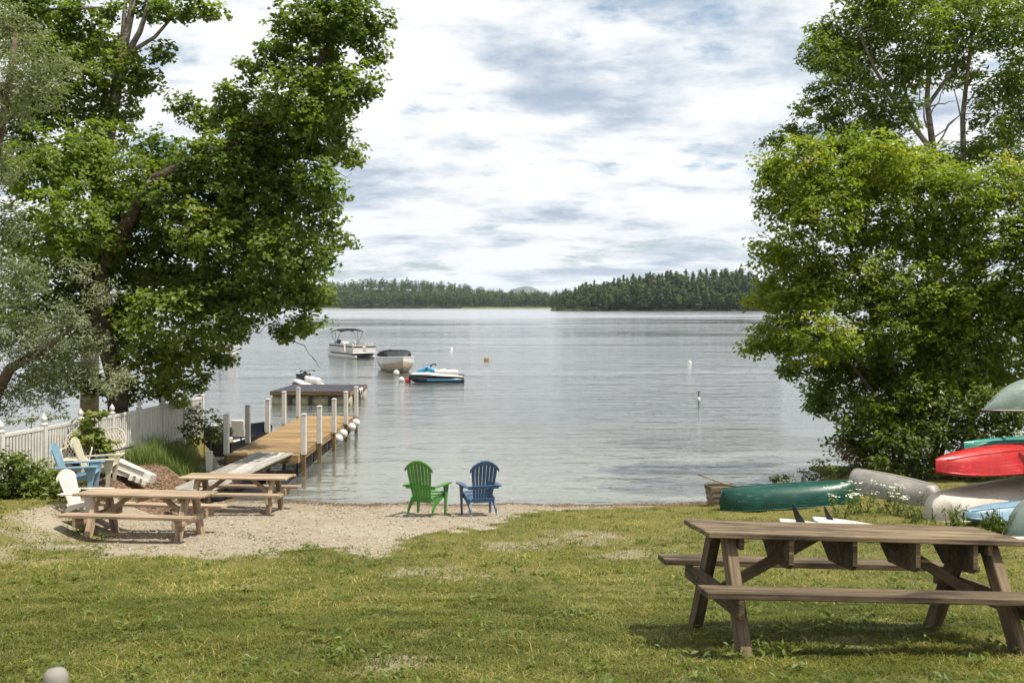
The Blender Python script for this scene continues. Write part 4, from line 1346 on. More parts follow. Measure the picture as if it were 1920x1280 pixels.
# ------------------------------------------------------------------ picnic tables
M['bolt'] = paint('rusty_bolt', (.20, .16, .13), .6, .3, 20, metal=.5)
def picnic_table(label, corner_l, corner_r, mat, L, top_w, H, tilt, group, cleats=(), bench_planks=1, roll=0.0, turn=None, leg_t=.06, ext=0.0, seat_z=.44, splay=.14, inset=.34):
    """corner_l, corner_r: near ends of the table top; the table stands behind that line"""
    a, b = Vector(corner_l), Vector(corner_r)
    mid = (a + b) / 2
    rz_ = math.atan2(b.y - a.y, b.x - a.x)
    if turn is not None:
        rz_ = turn
        mid = a + Vector((math.cos(rz_), math.sin(rz_), -roll)) * L / 2
    n = Vector((-math.sin(rz_), math.cos(rz_), 0))
    base = mid + n * top_w / 2
    zb = mid.z - H - tilt * top_w / 2
    root = thing('picnic_table', label, 'picnic table', (base.x, base.y, zb), (math.atan(-tilt), math.atan(roll), rz_), group)
    npl = 5
    pw = top_w / npl
    r = random.Random(len(label))
    for k in range(npl):
        y = -top_w / 2 + pw * (k + .5)
        beam('top_plank', (-L / 2 + r.uniform(-.008, .008), y, H - .02 + r.uniform(-.004, .003)), (L / 2 + r.uniform(-.02, .02), y, H - .02 + r.uniform(-.004, .003)), pw - .012, .04, mat, root)
    by = top_w / 2 + .27
    for s in (-1, 1):
        bw = .27 / bench_planks
        for k in range(bench_planks):
            beam('bench_plank', (-L / 2 - ext + r.uniform(-.01, .01), s * by + (k - (bench_planks - 1) / 2) * bw, seat_z), (L / 2 + ext + r.uniform(-.01, .01), s * by + (k - (bench_planks - 1) / 2) * bw, seat_z), bw - .006, .05, mat, root)
    fx = L / 2 - inset
    for sx in (-1, 1):
        x = sx * fx
        for s in (-1, 1):
            beam('leg', (x, s * (top_w / 2 + splay), -.16), (x, s * .17, H - .04), leg_t, .14, mat, root, up=(0, 1, .1))
        xi = x - sx * (leg_t / 2 + .022)
        beam('bench_support', (x + sx * (leg_t / 2 + .024), -by - .13, seat_z - .098), (x + sx * (leg_t / 2 + .024), by + .13, seat_z - .098), .046, .145, mat, root)
        beam('top_cleat', (xi, -top_w / 2 + .04, H - .085), (xi, top_w / 2 - .04, H - .085), .04, .09, mat, root)
        beam('brace', (sx * (fx - .03), 0, .34), (sx * .28, 0, H - .06), .085, .04, mat, root, up=(0, 1, 0))
    for sx in (-1, 1):
        for s in (-1, 1):
            MB().lathe([(.004, -.006), (.016, -.006), (.016, .006), (.004, .008)], 8, axis='X').build('bolt', M['bolt'], root, loc=(sx * (fx + leg_t / 2 + .052), s * (top_w / 2 - .02), seat_z - .098))
    for x in cleats:
        hw_ = top_w / 2 - .03
        poly = [(-hw_, H - .042), (hw_, H - .042), (hw_, H - .10), (hw_ - .22, H - .27), (-hw_ + .05, H - .27), (-hw_, H - .23)]
        mtx = Matrix.Rotation(R(90), 4, 'Z')
        MB().prism(poly, .036, mtx).build('hanging_cleat', mat, root, loc=(x, 0, 0))
    if not cleats:
        beam('top_cleat', (0, -top_w / 2 + .04, H - .085), (0, top_w / 2 - .04, H - .085), .04, .09, mat, root)
    return root


KR = 1.72
def at_k(px, py, k):
    d = F * k / (py - HORIZON)
    return P(px, py, d)
picnic_table('dark weathered picnic table standing on the lawn in front of the boats', at_k(1323, 1001, KR), at_k(1936, 1017, KR), M['wood_old'], 2.52, .76, .82, .072, 'picnic tables', cleats=(-.60, -.10, .40, .86), roll=.042, turn=R(4), leg_t=.085, ext=.12, seat_z=.435, splay=.36, inset=.21)
KT = 3.16
picnic_table('tan picnic table nearest the lawn on the sand', at_k(134, 926, KT), at_k(372, 932, KT), M['wood_tan'], 2.26, .74, .75, .05, 'picnic tables', leg_t=.085)
KU = 3.54
picnic_table('tan picnic table farther back beside the dock ramp', at_k(333, 894.5, KU), at_k(535, 897, KU), M['wood_tan'], 2.26, .74, .75, .045, 'picnic tables', leg_t=.085)

# ------------------------------------------------------------------ adirondack chairs
def adirondack(label, loc, rz_, mat, scale=1.0, tilt=0.0, slats=7, group='adirondack chairs', name='adirondack_chair'):
    """seat faces +Y, 0.96 m high"""
    root = thing(name, label, 'chair', loc, (tilt, 0, rz_), group, scale)
    # back: leans towards -Y
    lean = R(19)
    def B(u, v, off=0.0):   # u across, v up the back
        return Vector((u, -.20 - v * math.sin(lean) - off * math.cos(lean), .30 + v * math.cos(lean) - off * math.sin(lean)))
    pitch = .080 * 7 / slats
    def top_v(u):
        return .55 + .17 * math.cos(min(1, abs(u) / .33) * math.pi / 2) ** .8
    for k in range(slats):
        s = (k - (slats - 1) / 2)
        b0, b1 = s * pitch * .70, s * pitch
        w0, w1 = pitch * .27, pitch * .40
        vt0, vt1 = top_v(b1 - w1), top_v(b1 + w1)
        mb = MB()
        rings = []
        for v, bc, w in ((-.06, b0, w0), (.25, b0 + (b1 - b0) * .55, (w0 + w1) / 2), (.45, b0 + (b1 - b0) * .9, w1)):
            rings.append([B(bc - w, v, -.010), B(bc + w, v, -.010), B(bc + w, v, .010), B(bc - w, v, .010)])
        rings.append([B(b1 - w1, vt0, -.010), B(b1 + w1, vt1, -.010), B(b1 + w1, vt1, .010), B(b1 - w1, vt0, .010)])
        mb.loft(rings)
        mb.build('back_slat', mat, root)
    rim_ = MB()
    us = np.linspace(-.315, .315, 13)
    rings = []
    for u in us:
        vt = top_v(u) - .035
        rings.append([B(u, vt - .03, .012), B(u, vt + .03, .012), B(u, vt + .03, .03), B(u, vt - .03, .03)])
    rim_.loft(rings)
    rim_.build('back_rim', mat, root)
    for v, hw_ in ((.235, .33), (.0, .235)):
        MB().loft([[B(u, v - .03, .012), B(u, v + .03, .012), B(u, v + .03, .035), B(u, v - .03, .035)] for u in (-hw_, hw_)]).build('back_rail', mat, root)
    # seat
    for k in range(6):
        s = k / 5
        y, z = -.16 + s * .50, .275 + s * .105 - .03 * math.sin(s * math.pi)
        beam('seat_slat', (-.26, y, z), (.26, y, z), .085, .018, mat, root, up=(0, -.2, 1))
    for s in (-1, 1):
        # rear leg: long rail from the front of the seat to the ground behind
        mb = MB()
        path = [(.36, .36, .085), (.10, .31, .10), (-.14, .24, .13), (-.27, .10, .08), (-.31, 0, .07)]
        mb.loft([[(s * .275 - .016, y, z - h_ / 2 if z > .05 else z), (s * .275 + .016, y, z - h_ / 2 if z > .05 else z), (s * .275 + .016, y + (.04 if z < .1 else 0), z + h_ / 2), (s * .275 - .016, y + (.04 if z < .1 else 0), z + h_ / 2)] for y, z, h_ in path])
        mb.build('rear_leg', mat, root)
        mb = MB()
        mb.loft([[(s * .315 - .016, y0, z), (s * .315 + .016, y0, z), (s * .315 + .016, y1, z), (s * .315 - .016, y1, z)] for z, y0, y1 in ((0, .27, .33), (.25, .26, .36), (.42, .23, .40), (.52, .18, .42))])
        mb.build('front_leg', mat, root)
        mb = MB()
        mb.loft([[(s * .35 - w - s * .0, y, z), (s * .35 + w, y, z), (s * .35 + w, y, z + .022), (s * .35 - w, y, z + .022)] for y, z, w in ((-.34, .515, .03), (-.2, .52, .045), (.15, .53, .062), (.38, .535, .066), (.45, .53, .045))])
        mb.build('arm', mat, root)
    return root


def on_ground(px, py, dz=0.0):
    p = G(px, py)
    return Vector((p.x, p.y, p.z + dz))


adirondack('bright green adirondack chair facing the water', on_ground(798, 966), R(-20), M['green_plastic'], 1.13, R(-3)).scale = (.97, .97, 1.17)
adirondack('dark blue adirondack chair facing the water', on_ground(900, 966), R(18), M['blue_plastic'], 1.13, R(-3)).scale = (.97, .97, 1.17)


def on_land(x, y, dz=0.0):
    return Vector((x, y, gz(x, y) + dz))


adirondack('faded pale blue adirondack chair against the white fence', on_land(-8.35, 19.1, -.03), R(-78), M['sky_plastic'], .98)
adirondack('tan resin adirondack chair behind the pale blue one', on_land(-8.38, 20.05), R(-80), M['tan_plastic'], .97)
adirondack('small white adirondack chair behind the nearest tan picnic table', on_land(-7.55, 17.55), R(-100), M['white_plastic'], .86)


def lattice_chair(label, loc, rz_):
    root = thing('garden_chair', label, 'chair', loc, (0, 0, rz_), 'cream lattice garden chairs')
    mt = M['cream_metal']
    def B(u, v):
        return Vector((u, -.22 - v * .22, .44 + v))
    arch = [B(-.23, 0), B(-.25, .3), B(-.2, .45), B(-.08, .54), B(.08, .54), B(.2, .45), B(.25, .3), B(.23, 0)]
    MB().tube(arch, .016, 6).build('back_frame', mt, root, smooth=True)
    for k in range(-4, 9):
        for sg in (-1, 1):
            pts = []
            for q in np.linspace(0, 1, 12):
                v = q * .54; u = sg * (-.26 + k * .065 + q * .30)
                lim = .245 if v < .3 else .245 * math.sqrt(max(0, 1 - ((v - .3) / .24) ** 2))
                if abs(u) < lim:
                    pts.append(B(u, v))
            if len(pts) > 1:
                MB().tube([pts[0], pts[-1]], .008, 4).build('lattice_bar', mt, root)
    MB().box((0, 0, .44), (.5, .48, .03), ch=.012).build('seat', mt, root)
    for sx in (-1, 1):
        MB().tube([(sx * .22, -.22, .44), (sx * .25, -.30, 0)], .014, 6).build('leg', mt, root)
        MB().tube([(sx * .22, .22, .44), (sx * .24, .25, 0)], .014, 6).build('leg', mt, root)
        MB().tube([B(sx * .24, .2), (sx * .29, .05, .66), (sx * .29, .2, .64), (sx * .24, .24, .44)], .014, 6).build('arm', mt, root)
    return root


lattice_chair('cream lattice-back garden chair closest to the fence', on_land(-9.0, 20.6), R(-160))
lattice_chair('cream lattice-back garden chair behind the tan adirondack chair', on_land(-8.55, 21.2), R(-170))

# overturned wheelbarrow in the clutter by the fence
root = thing('wheelbarrow', 'dark overturned wheelbarrow lying in the clutter by the fence', 'wheelbarrow', on_land(-8.7, 20.9, -.05), (0, 0, R(165)), scale=.75)
MB().loft([[(-.42, -.3, .42), (.42, -.34, .36), (.42, .34, .36), (-.42, .3, .42)], [(-.24, -.2, .72), (.26, -.24, .62), (.26, .24, .62), (-.24, .2, .72)]]).build('tray', M['dark_green'], root)
for s in (-1, 1):
    MB().tube([(.7, s * .16, .5), (-.2, s * .26, .78), (-.95, s * .3, .95)], .022, 6).build('handle', M['black_plastic'], root)
    MB().tube([(.1, s * .25, .65), (-.1, s * .28, .95)], .016, 6).build('leg', M['black_plastic'], root)
wh = MB().lathe([(.10, -.03), (.17, -.04), (.19, 0), (.17, .04), (.10, .03)], 14, axis='Y').build('wheel', M['black_plastic'], root, loc=(.72, 0, .55))
# white plastic panel thrown on the mulch
root = thing('plastic_panel', 'white moulded plastic piece lying tilted on the brown mulch', 'plastic panel', on_land(-8.2, 20.9, -.02), (R(-14), R(15), R(-8)), scale=1.2)
MB().loft([[(-.5, -.10, .10), (-.5, .22, .12), (-.5, .22, .42), (-.5, -.10, .40)], [(.5, -.08, .15), (.5, .16, .16), (.5, .16, .30), (.5, -.08, .29)]]).build('shell', M['white_plastic'], root)
for k in range(3):
    MB().box((.18 + k * .13, -.105, .14 - k * .004), (.07, .06, .10), ch=.01).build('foot', M['white_plastic'], root)
for z in (.20, .32):
    MB().box((-.02, -.10, z + .01), (.8, .02, .02), (0, R(4), 0), ch=.005).build('rib', M['white_plastic'], root)

# ------------------------------------------------------------------ canoes and kayaks on the right
def canoe_shell(L, Bm, D, n=33, m=15, blunt=.0, rocker=.06, upturn=.16, flat=2.5, pw=2.4, endr=.07):
    """hull upside down: gunwales at z=0, keel line on top"""
    rings = []
    for i in range(n):
        u = -1 + 2 * i / (n - 1)
        w = Bm / 2 * (max(0, 1 - abs(u) ** pw) ** .8 * (1 - blunt) + blunt * (1 - abs(u) ** 8) ** .5) + .012
        keel = D * (1 - rocker * u * u) - (.45 if endr < .1 else .97) * D * max(0, (abs(u) - 1 + endr) / endr) ** 2
        gun = -upturn * D * abs(u) ** 3
        ring = []
        for j in range(m):
            a = math.pi * j / (m - 1)
            c, s = math.cos(a), math.sin(a)
            ring.append((L / 2 * u, w * math.copysign(abs(c) ** (2 / flat), c), gun + (keel - gun) * abs(s) ** (2 / flat)))
        rings.append(ring)
    return rings


def canoe(name, label, cat, p0, p1, Bm, D, mat, gun_mat, lift=0.0, blunt=0.0, roll=0.0, group='upturned canoes', keel=True, pitch_off=0.0, upturn=.16, endr=.07):
    a, b = Vector(p0), Vector(p1)
    L = (b - a).length
    mid = (a + b) / 2
    x = (b - a).normalized()
    rot = Euler((roll, -math.asin(x.z) + pitch_off, math.atan2(x.y, x.x)))
    root = thing(name, label, cat, mid + Vector((0, 0, lift)), rot, group)
    rg = canoe_shell(L, Bm, D, blunt=blunt, upturn=upturn, endr=endr)
    MB().loft(rg, False, False).build('hull', mat, root, smooth=True)
    for j in (0, -1):
        MB().tube([(q[j][0], q[j][1], q[j][2] + .01) for q in rg], .018, 6).build('gunwale', gun_mat, root, smooth=True)
    if keel:
        jm = len(rg[0]) // 2
        MB().tube([(q[jm][0], 0, q[jm][2] + .002) for q in rg[1:-1]], .012, 5).build('keel', gun_mat, root, smooth=True)
    for u in (.3, .7):
        q = rg[int(u * (len(rg) - 1))]
        MB().box((q[0][0], 0, .03), (.07, abs(q[0][1]) * 1.9, .02)).build('thwart', gun_mat, root)
    return root


def gl(px, d, dz=0.0):
    x = (px - 960) / F * d
    return Vector((x, d, gz(x, d) + dz))


canoe('canoe', 'dark green canoe lying upside down near the water edge', 'canoe', gl(1350, 21.1, .02), gl(1610, 20.9, .0), .84, .46, M['canoe_green'], M['canoe_green'], blunt=.30)
canoe('rowboat', 'dull aluminium rowboat lying upside down between the green and cream hulls', 'boat', gl(1602, 22.8, .04), gl(1756, 20.3, .0), 1.05, .43, M['alu'], M['alu'], blunt=.45)
canoe('rowboat', 'flaking cream hull lying upside down behind the dark picnic table', 'boat', gl(1748, 18.5, .02), gl(2010, 21.2, .14), 1.15, .50, M['beige_hull'], M['beige_hull'], blunt=.62, upturn=.05)
canoe('canoe', 'grey-green hull end standing at the right edge in front of the cream boat', 'canoe', gl(1885, 16.9, .02), gl(2240, 17.6, .02), .95, .62, M['sage_hull'], M['alu'], blunt=.35, endr=.3)


def kayak(name, label, a, b, Bm, D, mat, roll=0.0, pw=1.9, peak=.6, group='kayaks'):
    a, b = Vector(a), Vector(b)
    L = (b - a).length
    x = (b - a).normalized()
    root = thing(name, label, 'kayak', (a + b) / 2, (roll, -math.asin(x.z), math.atan2(x.y, x.x)), group)
    n = 25
    def half(top):
        rings = []
        for i in range(n):
            u = -1 + 2 * i / (n - 1)
            w = Bm / 2 * max(0, 1 - abs(u) ** pw) ** .75 + .02
            e = D * .14 * abs(u) ** 3
            ring = []
            for j in range(9):
                q = -1 + j / 4
                if top:
                    z = e + (D * peak) * (1 - abs(q) ** 2.6) * (1 - .55 * abs(u) ** 3)
                else:
                    z = e - (D * (1 - peak)) * (1 - abs(q) ** 3) * (1 - .6 * abs(u) ** 4)
                ring.append((L / 2 * u, w * q, z + (.004 if top else -.004)))
            rings.append(ring)
        return rings
    tp, bt = half(True), half(False)
    MB().loft(tp, False, False).build('hull', mat, root, auto=35)
    MB().loft(bt, False, False).build('deck', mat, root, auto=35)
    for j in (0, -1):
        MB().tube([q[j] for q in tp], .02, 6).build('rim', mat, root, smooth=True)
    for s in (-.45, .45):
        MB().loft([[tuple(Vector(tp[k][4 + int(math.copysign(2, s))]) + Vector((0, dy, .004 + dz))) for dy, dz in ((-.014, -.006), (.014, -.006), (.006, .006), (-.006, .006))] for k in range(1, n - 1)]).build('chine', mat, root)
    MB().tube([(-L / 2 - .02, -.03, D * .2), (-L / 2 - .06, 0, D * .22), (-L / 2 - .02, .03, D * .2)], .012, 5).build('grab_handle', M['black_plastic'], root)
    return root


kayak('kayak', 'bright red kayak lying hull up on the rack', P(1752, 890, 18.6), P(2075, 862, 20.4), .80, .56, M['red_hull'], roll=R(4), pw=5, peak=.85)
kayak('kayak', 'teal kayak on the rack just behind the red one', P(1806, 846, 20.0), P(2160, 846, 21.4), .74, .36, M['teal_hull'], pw=2.4, peak=.85)
kayak('kayak', 'pale blue kayak lying low in the weeds under the rack', gl(1806, 17.9, .12), gl(2060, 18.9, .14), .70, .36, M['pale_blue_hull'], pw=2.6, peak=.75)
canoe('canoe', 'sage green canoe upside down on the top of the rack', 'canoe', P(1842, 768, 19.4), P(2290, 762, 20.2), .95, .62, M['sage_hull'], M['alu'], blunt=.05, upturn=.02, endr=.42)

# the rack: uprights just outside the picture, arms reaching in below the hulls
root = thing('boat_rack', 'timber rack carrying the red, teal and sage hulls', 'rack', on_land(10.3, 19.6))
o_ = Vector((10.3, 19.6, gz(10.3, 19.6)))
for yy, x0_ in ((18.9, 10.15), (20.9, 10.9)):
    for xx in (x0_, 12.6):
        beam('upright', Vector((xx, yy, gz(xx, yy) - .2)) - o_, Vector((xx, yy, 2.62)) - o_, .09, .09, M['wood_rack'], root)
for xx in (10.25, 12.5):
    for zz_ in (1.20, 1.47, 2.47):
        if zz_ == 1.20:
            beam('arm', Vector((xx, 18.5, 1.18)) - o_, Vector((xx, 20.0, 1.18)) - o_, .045, .09, M['wood_rack'], root)
        elif zz_ == 1.47:
            beam('arm', Vector((xx + .05, 20.05, 1.46)) - o_, Vector((xx + .05, 21.5, 1.46)) - o_, .045, .09, M['wood_rack'], root)
        else:
            beam('arm', Vector((xx, 18.6, 2.46)) - o_, Vector((xx, 21.0, 2.46)) - o_, .045, .09, M['wood_rack'], root)
# pale plank lying on blocks behind the table
root = thing('plank_seat', 'pale weathered plank on blocks behind the right end of the dark table', 'plank', gl(1925, 15.7))
beam('board', (-.40, 0, .09), (1.4, .1, .09), .22, .05, M['wood_grey'], root)
for x in (-.25, 1.2):
    beam('block', (x, -.1, .03), (x, .12, .03), .1, .08, M['wood_rack'], root)
# oar sticking out of the grey wooden box behind the canoe
root = thing('wooden_box', 'weathered board box standing behind the end of the green canoe', 'box', gl(1352, 22.0, -.02), (0, 0, R(8)))
for k in range(4):
    z = .07 + k * .115
    for s in (-1, 1):
        beam('board', (-.24 - .02 * k, s * (.2 + .012 * k), z), (.24 + .02 * k, s * (.2 + .012 * k), z), .022, .105, M['wood_rack'], root)
        beam('board', (s * (.24 + .02 * k), -.2, z), (s * (.24 + .02 * k), .2, z), .022, .105, M['wood_rack'], root)
root = thing('oar', 'wooden oar leaning out over the box behind the green canoe', 'oar', gl(1352, 21.9, .42))
mb = MB().tube([(-.50, 0, .26), (.02, 0, .07), (.75, .1, -.12)], .018, 7).build('shaft', M['wood_rack'], root, smooth=True)
MB().loft([[(-.50, -.01, .25), (-.50, .01, .25), (-.50, .01, .28), (-.50, -.01, .28)], [(-.36, -.06, .20), (-.36, .06, .20), (-.36, .06, .215), (-.36, -.06, .215)], [(-.2, -.05, .14), (-.2, .05, .14), (-.2, .05, .155), (-.2, -.05, .155)]]).build('blade', M['wood_rack'], root)


def paddleboard(label, loc, rz_, fin_x, fin_s=1.0):
    root = thing('paddleboard', label, 'paddleboard', loc, (0, 0, rz_), 'white paddleboards')
    L, Bm, T = 2.7, .74, .10
    rings = []
    for u in np.linspace(-1, 1, 21):
        w = Bm / 2 * (1 - abs(u) ** 2.6) ** .6 + .01
        lift = .06 * max(0, u) ** 2
        rings.append([(L / 2 * u + L / 2, w * math.copysign(abs(math.cos(a)) ** .6, math.cos(a)), lift + T / 2 + T / 2 * math.copysign(abs(math.sin(a)) ** .7, math.sin(a))) for a in np.linspace(0, 2 * math.pi, 12, endpoint=False)])
    MB().loft(rings).build('board', M['white_gel'], root, auto=60)
    poly = [(0, 0), (.20, 0), (.16, .07), (.07, .16), (-.03, .30), (-.08, .33), (-.07, .2), (-.03, .08)]
    MB().prism([(a * fin_s, b * fin_s) for a, b in poly], .012).build('fin', M['black_plastic'], root, loc=(fin_x, 0, T - .004))
    return root


paddleboard('white paddleboard, its taller black fin standing up behind the dark table', gl(1462, 18.8, -.01), R(-50), .36)
paddleboard('white paddleboard with the shorter black fin, behind the other board', gl(1524, 18.85, -.02), R(-50), .30, .72)

# post in the foreground
root = thing('garden_post', 'pale round-topped post cropped by the lower edge of the picture', 'post', on_land(-1.375, 3.0))
zt = float(P(105, 1252, 3).z) - gz(-1.375, 3.0)
MB().tube([(0, 0, -.2), (0, 0, zt - .06)], .03, 12).build('shaft', M['wood_rack'], root, smooth=True)
MB().lathe([(.005, zt - .07), (.033, zt - .065), (.036, zt - .045), (.035, zt - .02), (.026, zt - .005), (.006, zt)], 14).build('cap', M['stone_pale'], root, smooth=True)

# ------------------------------------------------------------------ wild flowers among the boats
M['stalk'] = leaf_mat('flower_stalk', (.06, .10, .02), (.12, .17, .04), .2, .6)
M['umbel'] = leaf_mat('white_umbel', (.62, .64, .55), (.78, .78, .72), .2, .7)


def wildflower(label, x, y, n, hgt, spread, seed, heads=True):
    r = np.random.default_rng(seed)
    z0 = gz(x, y)
    root = thing('wildflower', label, 'flower', (x, y, z0), group='white wildflowers among the boats')
    mb = MB()
    cen, hd = [], []
    for k in range(n):
        a = r.uniform(0, 6.28); q = r.uniform(.1, 1) * spread
        b_ = Vector((q * .5 * math.cos(a), q * .5 * math.sin(a), -.02)); t_ = Vector((q * math.cos(a), q * math.sin(a), hgt * r.uniform(.6, 1.05)))
        mb.tube(bent(b_, t_, r, 3, .1), [.006, .005, .004, .003], 4, caps=False)
        for s in r.uniform(.1, .85, 9):
            cen.append(np.array(b_.lerp(t_, s)) + r.normal(0, .04, 3))
        if heads:
            for j in range(9):
                hd.append(np.array(t_) + np.array([r.normal(0, .035), r.normal(0, .035), r.normal(0, .008)]))
    me = mb.mesh('stem', True)
    at = me.attributes.new('tint', 'FLOAT', 'POINT'); at.data.foreach_set('value', np.full(len(me.vertices), .5, np.float32))
    obj('stem', me, M['stalk'], root)
    cen = np.array(cen)
    v, tri = leaf_arrays(cen, unit(len(cen), r) + np.array([0, 0, .6]), .12, .035, .2, seed)
    obj('foliage', np_mesh('foliage', v, tri, {'tint': np.repeat(r.uniform(.2, .9, len(cen)), 4)}), M['reed'], root)['kind'] = 'stuff'
    if heads:
        hd = np.array(hd)
        v, tri = leaf_arrays(hd, np.array([[0, 0, 1.0]]) + .3 * unit(len(hd), r), .045, .04, .1, seed)
        obj('flower_head', np_mesh('flower_head', v, tri, {'tint': np.repeat(r.uniform(.2, 1, len(hd)), 4)}), M['umbel'], root)['kind'] = 'stuff'
    return root


for k, (px, d, n, h_, lab) in enumerate(((1572, 19.2, 8, .55, 'white umbel flowers in front of the right end of the green canoe'), (1612, 19.6, 11, .62, 'tallest white umbel flowers between the green canoe and the aluminium rowboat'),
                                  (1668, 19.4, 8, .55, 'thin white flowers in front of the aluminium rowboat'), (1700, 19.0, 6, .45, 'sparse white flowers just left of the cream hull'))):
    p = gl(px, d)
    wildflower(lab, p.x, p.y, n, h_, .32, 700 + k)
for k, (px, d, n, h_, lab) in enumerate(((1790, 17.7, 14, .5, 'leggy green weeds in front of the cream hull'), (1868, 17.0, 26, .45, 'dense green weeds in front of the pale blue kayak'), (1730, 18.3, 8, .35, 'low green weeds at the left end of the cream hull'))):
    p = gl(px, d)
    o = wildflower(lab, p.x, p.y, n, h_, .30, 720 + k, heads=False)
    o.name = 'weed_plant'; o['category'] = 'weed'; o['group'] = 'weeds among the boats'

# ------------------------------------------------------------------ grass, pebbles, mulch: what nobody could count
def lawn_blades(n, d0, d1, seed, hmin, hmax, w, seg, name, label, dens=1.0):
    r = np.random.default_rng(seed)
    d = np.sqrt(r.uniform(d0 * d0, d1 * d1, n)) if d1 < 11 else d0 + (d1 - d0) * r.uniform(0, 1, n) ** 1.25
    x = r.uniform(-.56, .56, n) * d
    keep = np.ones(n, bool)
    s = sand_mask(x, d)
    pn = fbm(x * .8, d * .8, 51); p2 = fbm(x * 2.6, d * 2.6, 61)
    prob = (1 - s) * np.clip(.78 + .35 * p2, .15, 1) + .05 * (p2 > .7) + .22 * (fbm(x * 1.3, d * 1.1, 91) > .62)
    zz_ = ground_z(x, d)
    keep = (r.uniform(0, 1, n) < prob) & (zz_ > .12)
    x, d, zz_, pn, p2 = x[keep], d[keep], zz_[keep], pn[keep], p2[keep]
    n = len(x)
    le = r.uniform(hmin, hmax, n) * (1 + .35 * p2) * (1 + 1.1 * (r.uniform(0, 1, n) > .985))
    th = r.uniform(0, 6.283, n)
    lean = np.stack([np.cos(th), np.sin(th)], 1) * r.uniform(.5, 1.5, (n, 1))
    v, tri, m_ = blades(np.stack([x, d, zz_ - .006], 1), le, w * r.uniform(.7, 1.3, n), lean, seed, .8, seg)
    ti = np.clip(.45 + .30 * pn + .20 * p2 + r.normal(0, .25, n), 0, 1)
    o = obj(name, np_mesh(name, v, tri, {'tint': np.repeat(ti, m_)}), M['lawn'])
    return tag(o, label, 'grass', kind='stuff')


M['lawn'] = leaf_mat('lawn_blade', (.052, .080, .011), (.190, .192, .032), .36, .5, (.36, .31, .12), spec=.25)
lawn_blades(250000, 5.6, 10.5, 801, .03, .075, .0085, 2, 'lawn_grass', 'short sunlit lawn grass covering the near slope')
lawn_blades(230000, 10.4, 23.0, 802, .035, .075, .014, 1, 'lawn_grass', 'short lawn grass thinning out towards the beach')
# clover and broad weeds in the lawn
r = np.random.default_rng(803)
cx_, cd_ = [], []
for k in range(420):
    d = r.uniform(5.8, 17); x = r.uniform(-.55, .55) * d
    if sand_mask(np.array([x]), np.array([d]))[0] < .8 or r.uniform() < .12:
        for j in range(r.integers(6, 16)):
            cx_.append(x + r.normal(0, .05)); cd_.append(d + r.normal(0, .05))
for px, py, n_ in ((1400, 1212, 60), (1475, 1195, 26), (1450, 1235, 40), (1880, 1220, 30), (580, 1030, 60), (500, 1040, 40), (640, 1050, 40), (1370, 1240, 30), (650, 1235, 30), (960, 975, 30), (1000, 968, 40)):
    p = G(px, py)
    for j in range(n_):
        cx_.append(p.x + r.normal(0, .10)); cd_.append(p.y + r.normal(0, .10))
cx_, cd_ = np.array(cx_), np.array(cd_)
cz_ = ground_z(cx_, cd_) + r.uniform(.02, .09, len(cx_))
cen = np.stack([cx_, cd_, cz_], 1)
v, tri = leaf_arrays(cen, unit(len(cen), r) * .6 + np.array([0, 0, .9]), .065, .03, .2, 804)
tag(obj('lawn_weeds', np_mesh('lawn_weeds', v, tri, {'tint': np.repeat(r.uniform(.1, .8, len(cen)), 4)}), M['bush']), 'small broad-leaved weeds scattered through the lawn', 'weeds', kind='stuff')

# longer darker tufts in the lawn and along the edge of the sand
r = np.random.default_rng(811)
tx, ty, th_ = [], [], []
k = 0
while k < 620:
    d = r.uniform(5.8, 22); x = r.uniform(-.55, .5) * d
    s_ = sand_mask(np.array([x]), np.array([d]))[0]
    if gz(x, d) < .14 or (s_ > .85 and r.uniform() > .05):
        continue
    k += 1
    n_ = int(r.integers(10, 34)); sp_ = r.uniform(.03, .11)
    tx += list(x + r.normal(0, sp_, n_)); ty += list(d + r.normal(0, sp_, n_)); th_ += [r.uniform(.05, .10)] * n_
tx, ty, th_ = np.array(tx), np.array(ty), np.array(th_)
an = r.uniform(0, 6.283, len(tx))
v, tri, m_ = blades(np.stack([tx, ty, ground_z(tx, ty) - .006], 1), th_ * r.uniform(.6, 1.1, len(tx)), .007 + ty * .0005, np.stack([np.cos(an), np.sin(an)], 1) * r.uniform(.4, 1.3, (len(tx), 1)), 812, .7, 2)
tag(obj('grass_tufts', np_mesh('grass_tufts', v, tri, {'tint': np.repeat(np.clip(r.normal(.33, .2, len(tx)), 0, 1), m_)}), M['lawn']), 'longer darker grass tufts dotted through the lawn', 'grass', kind='stuff')

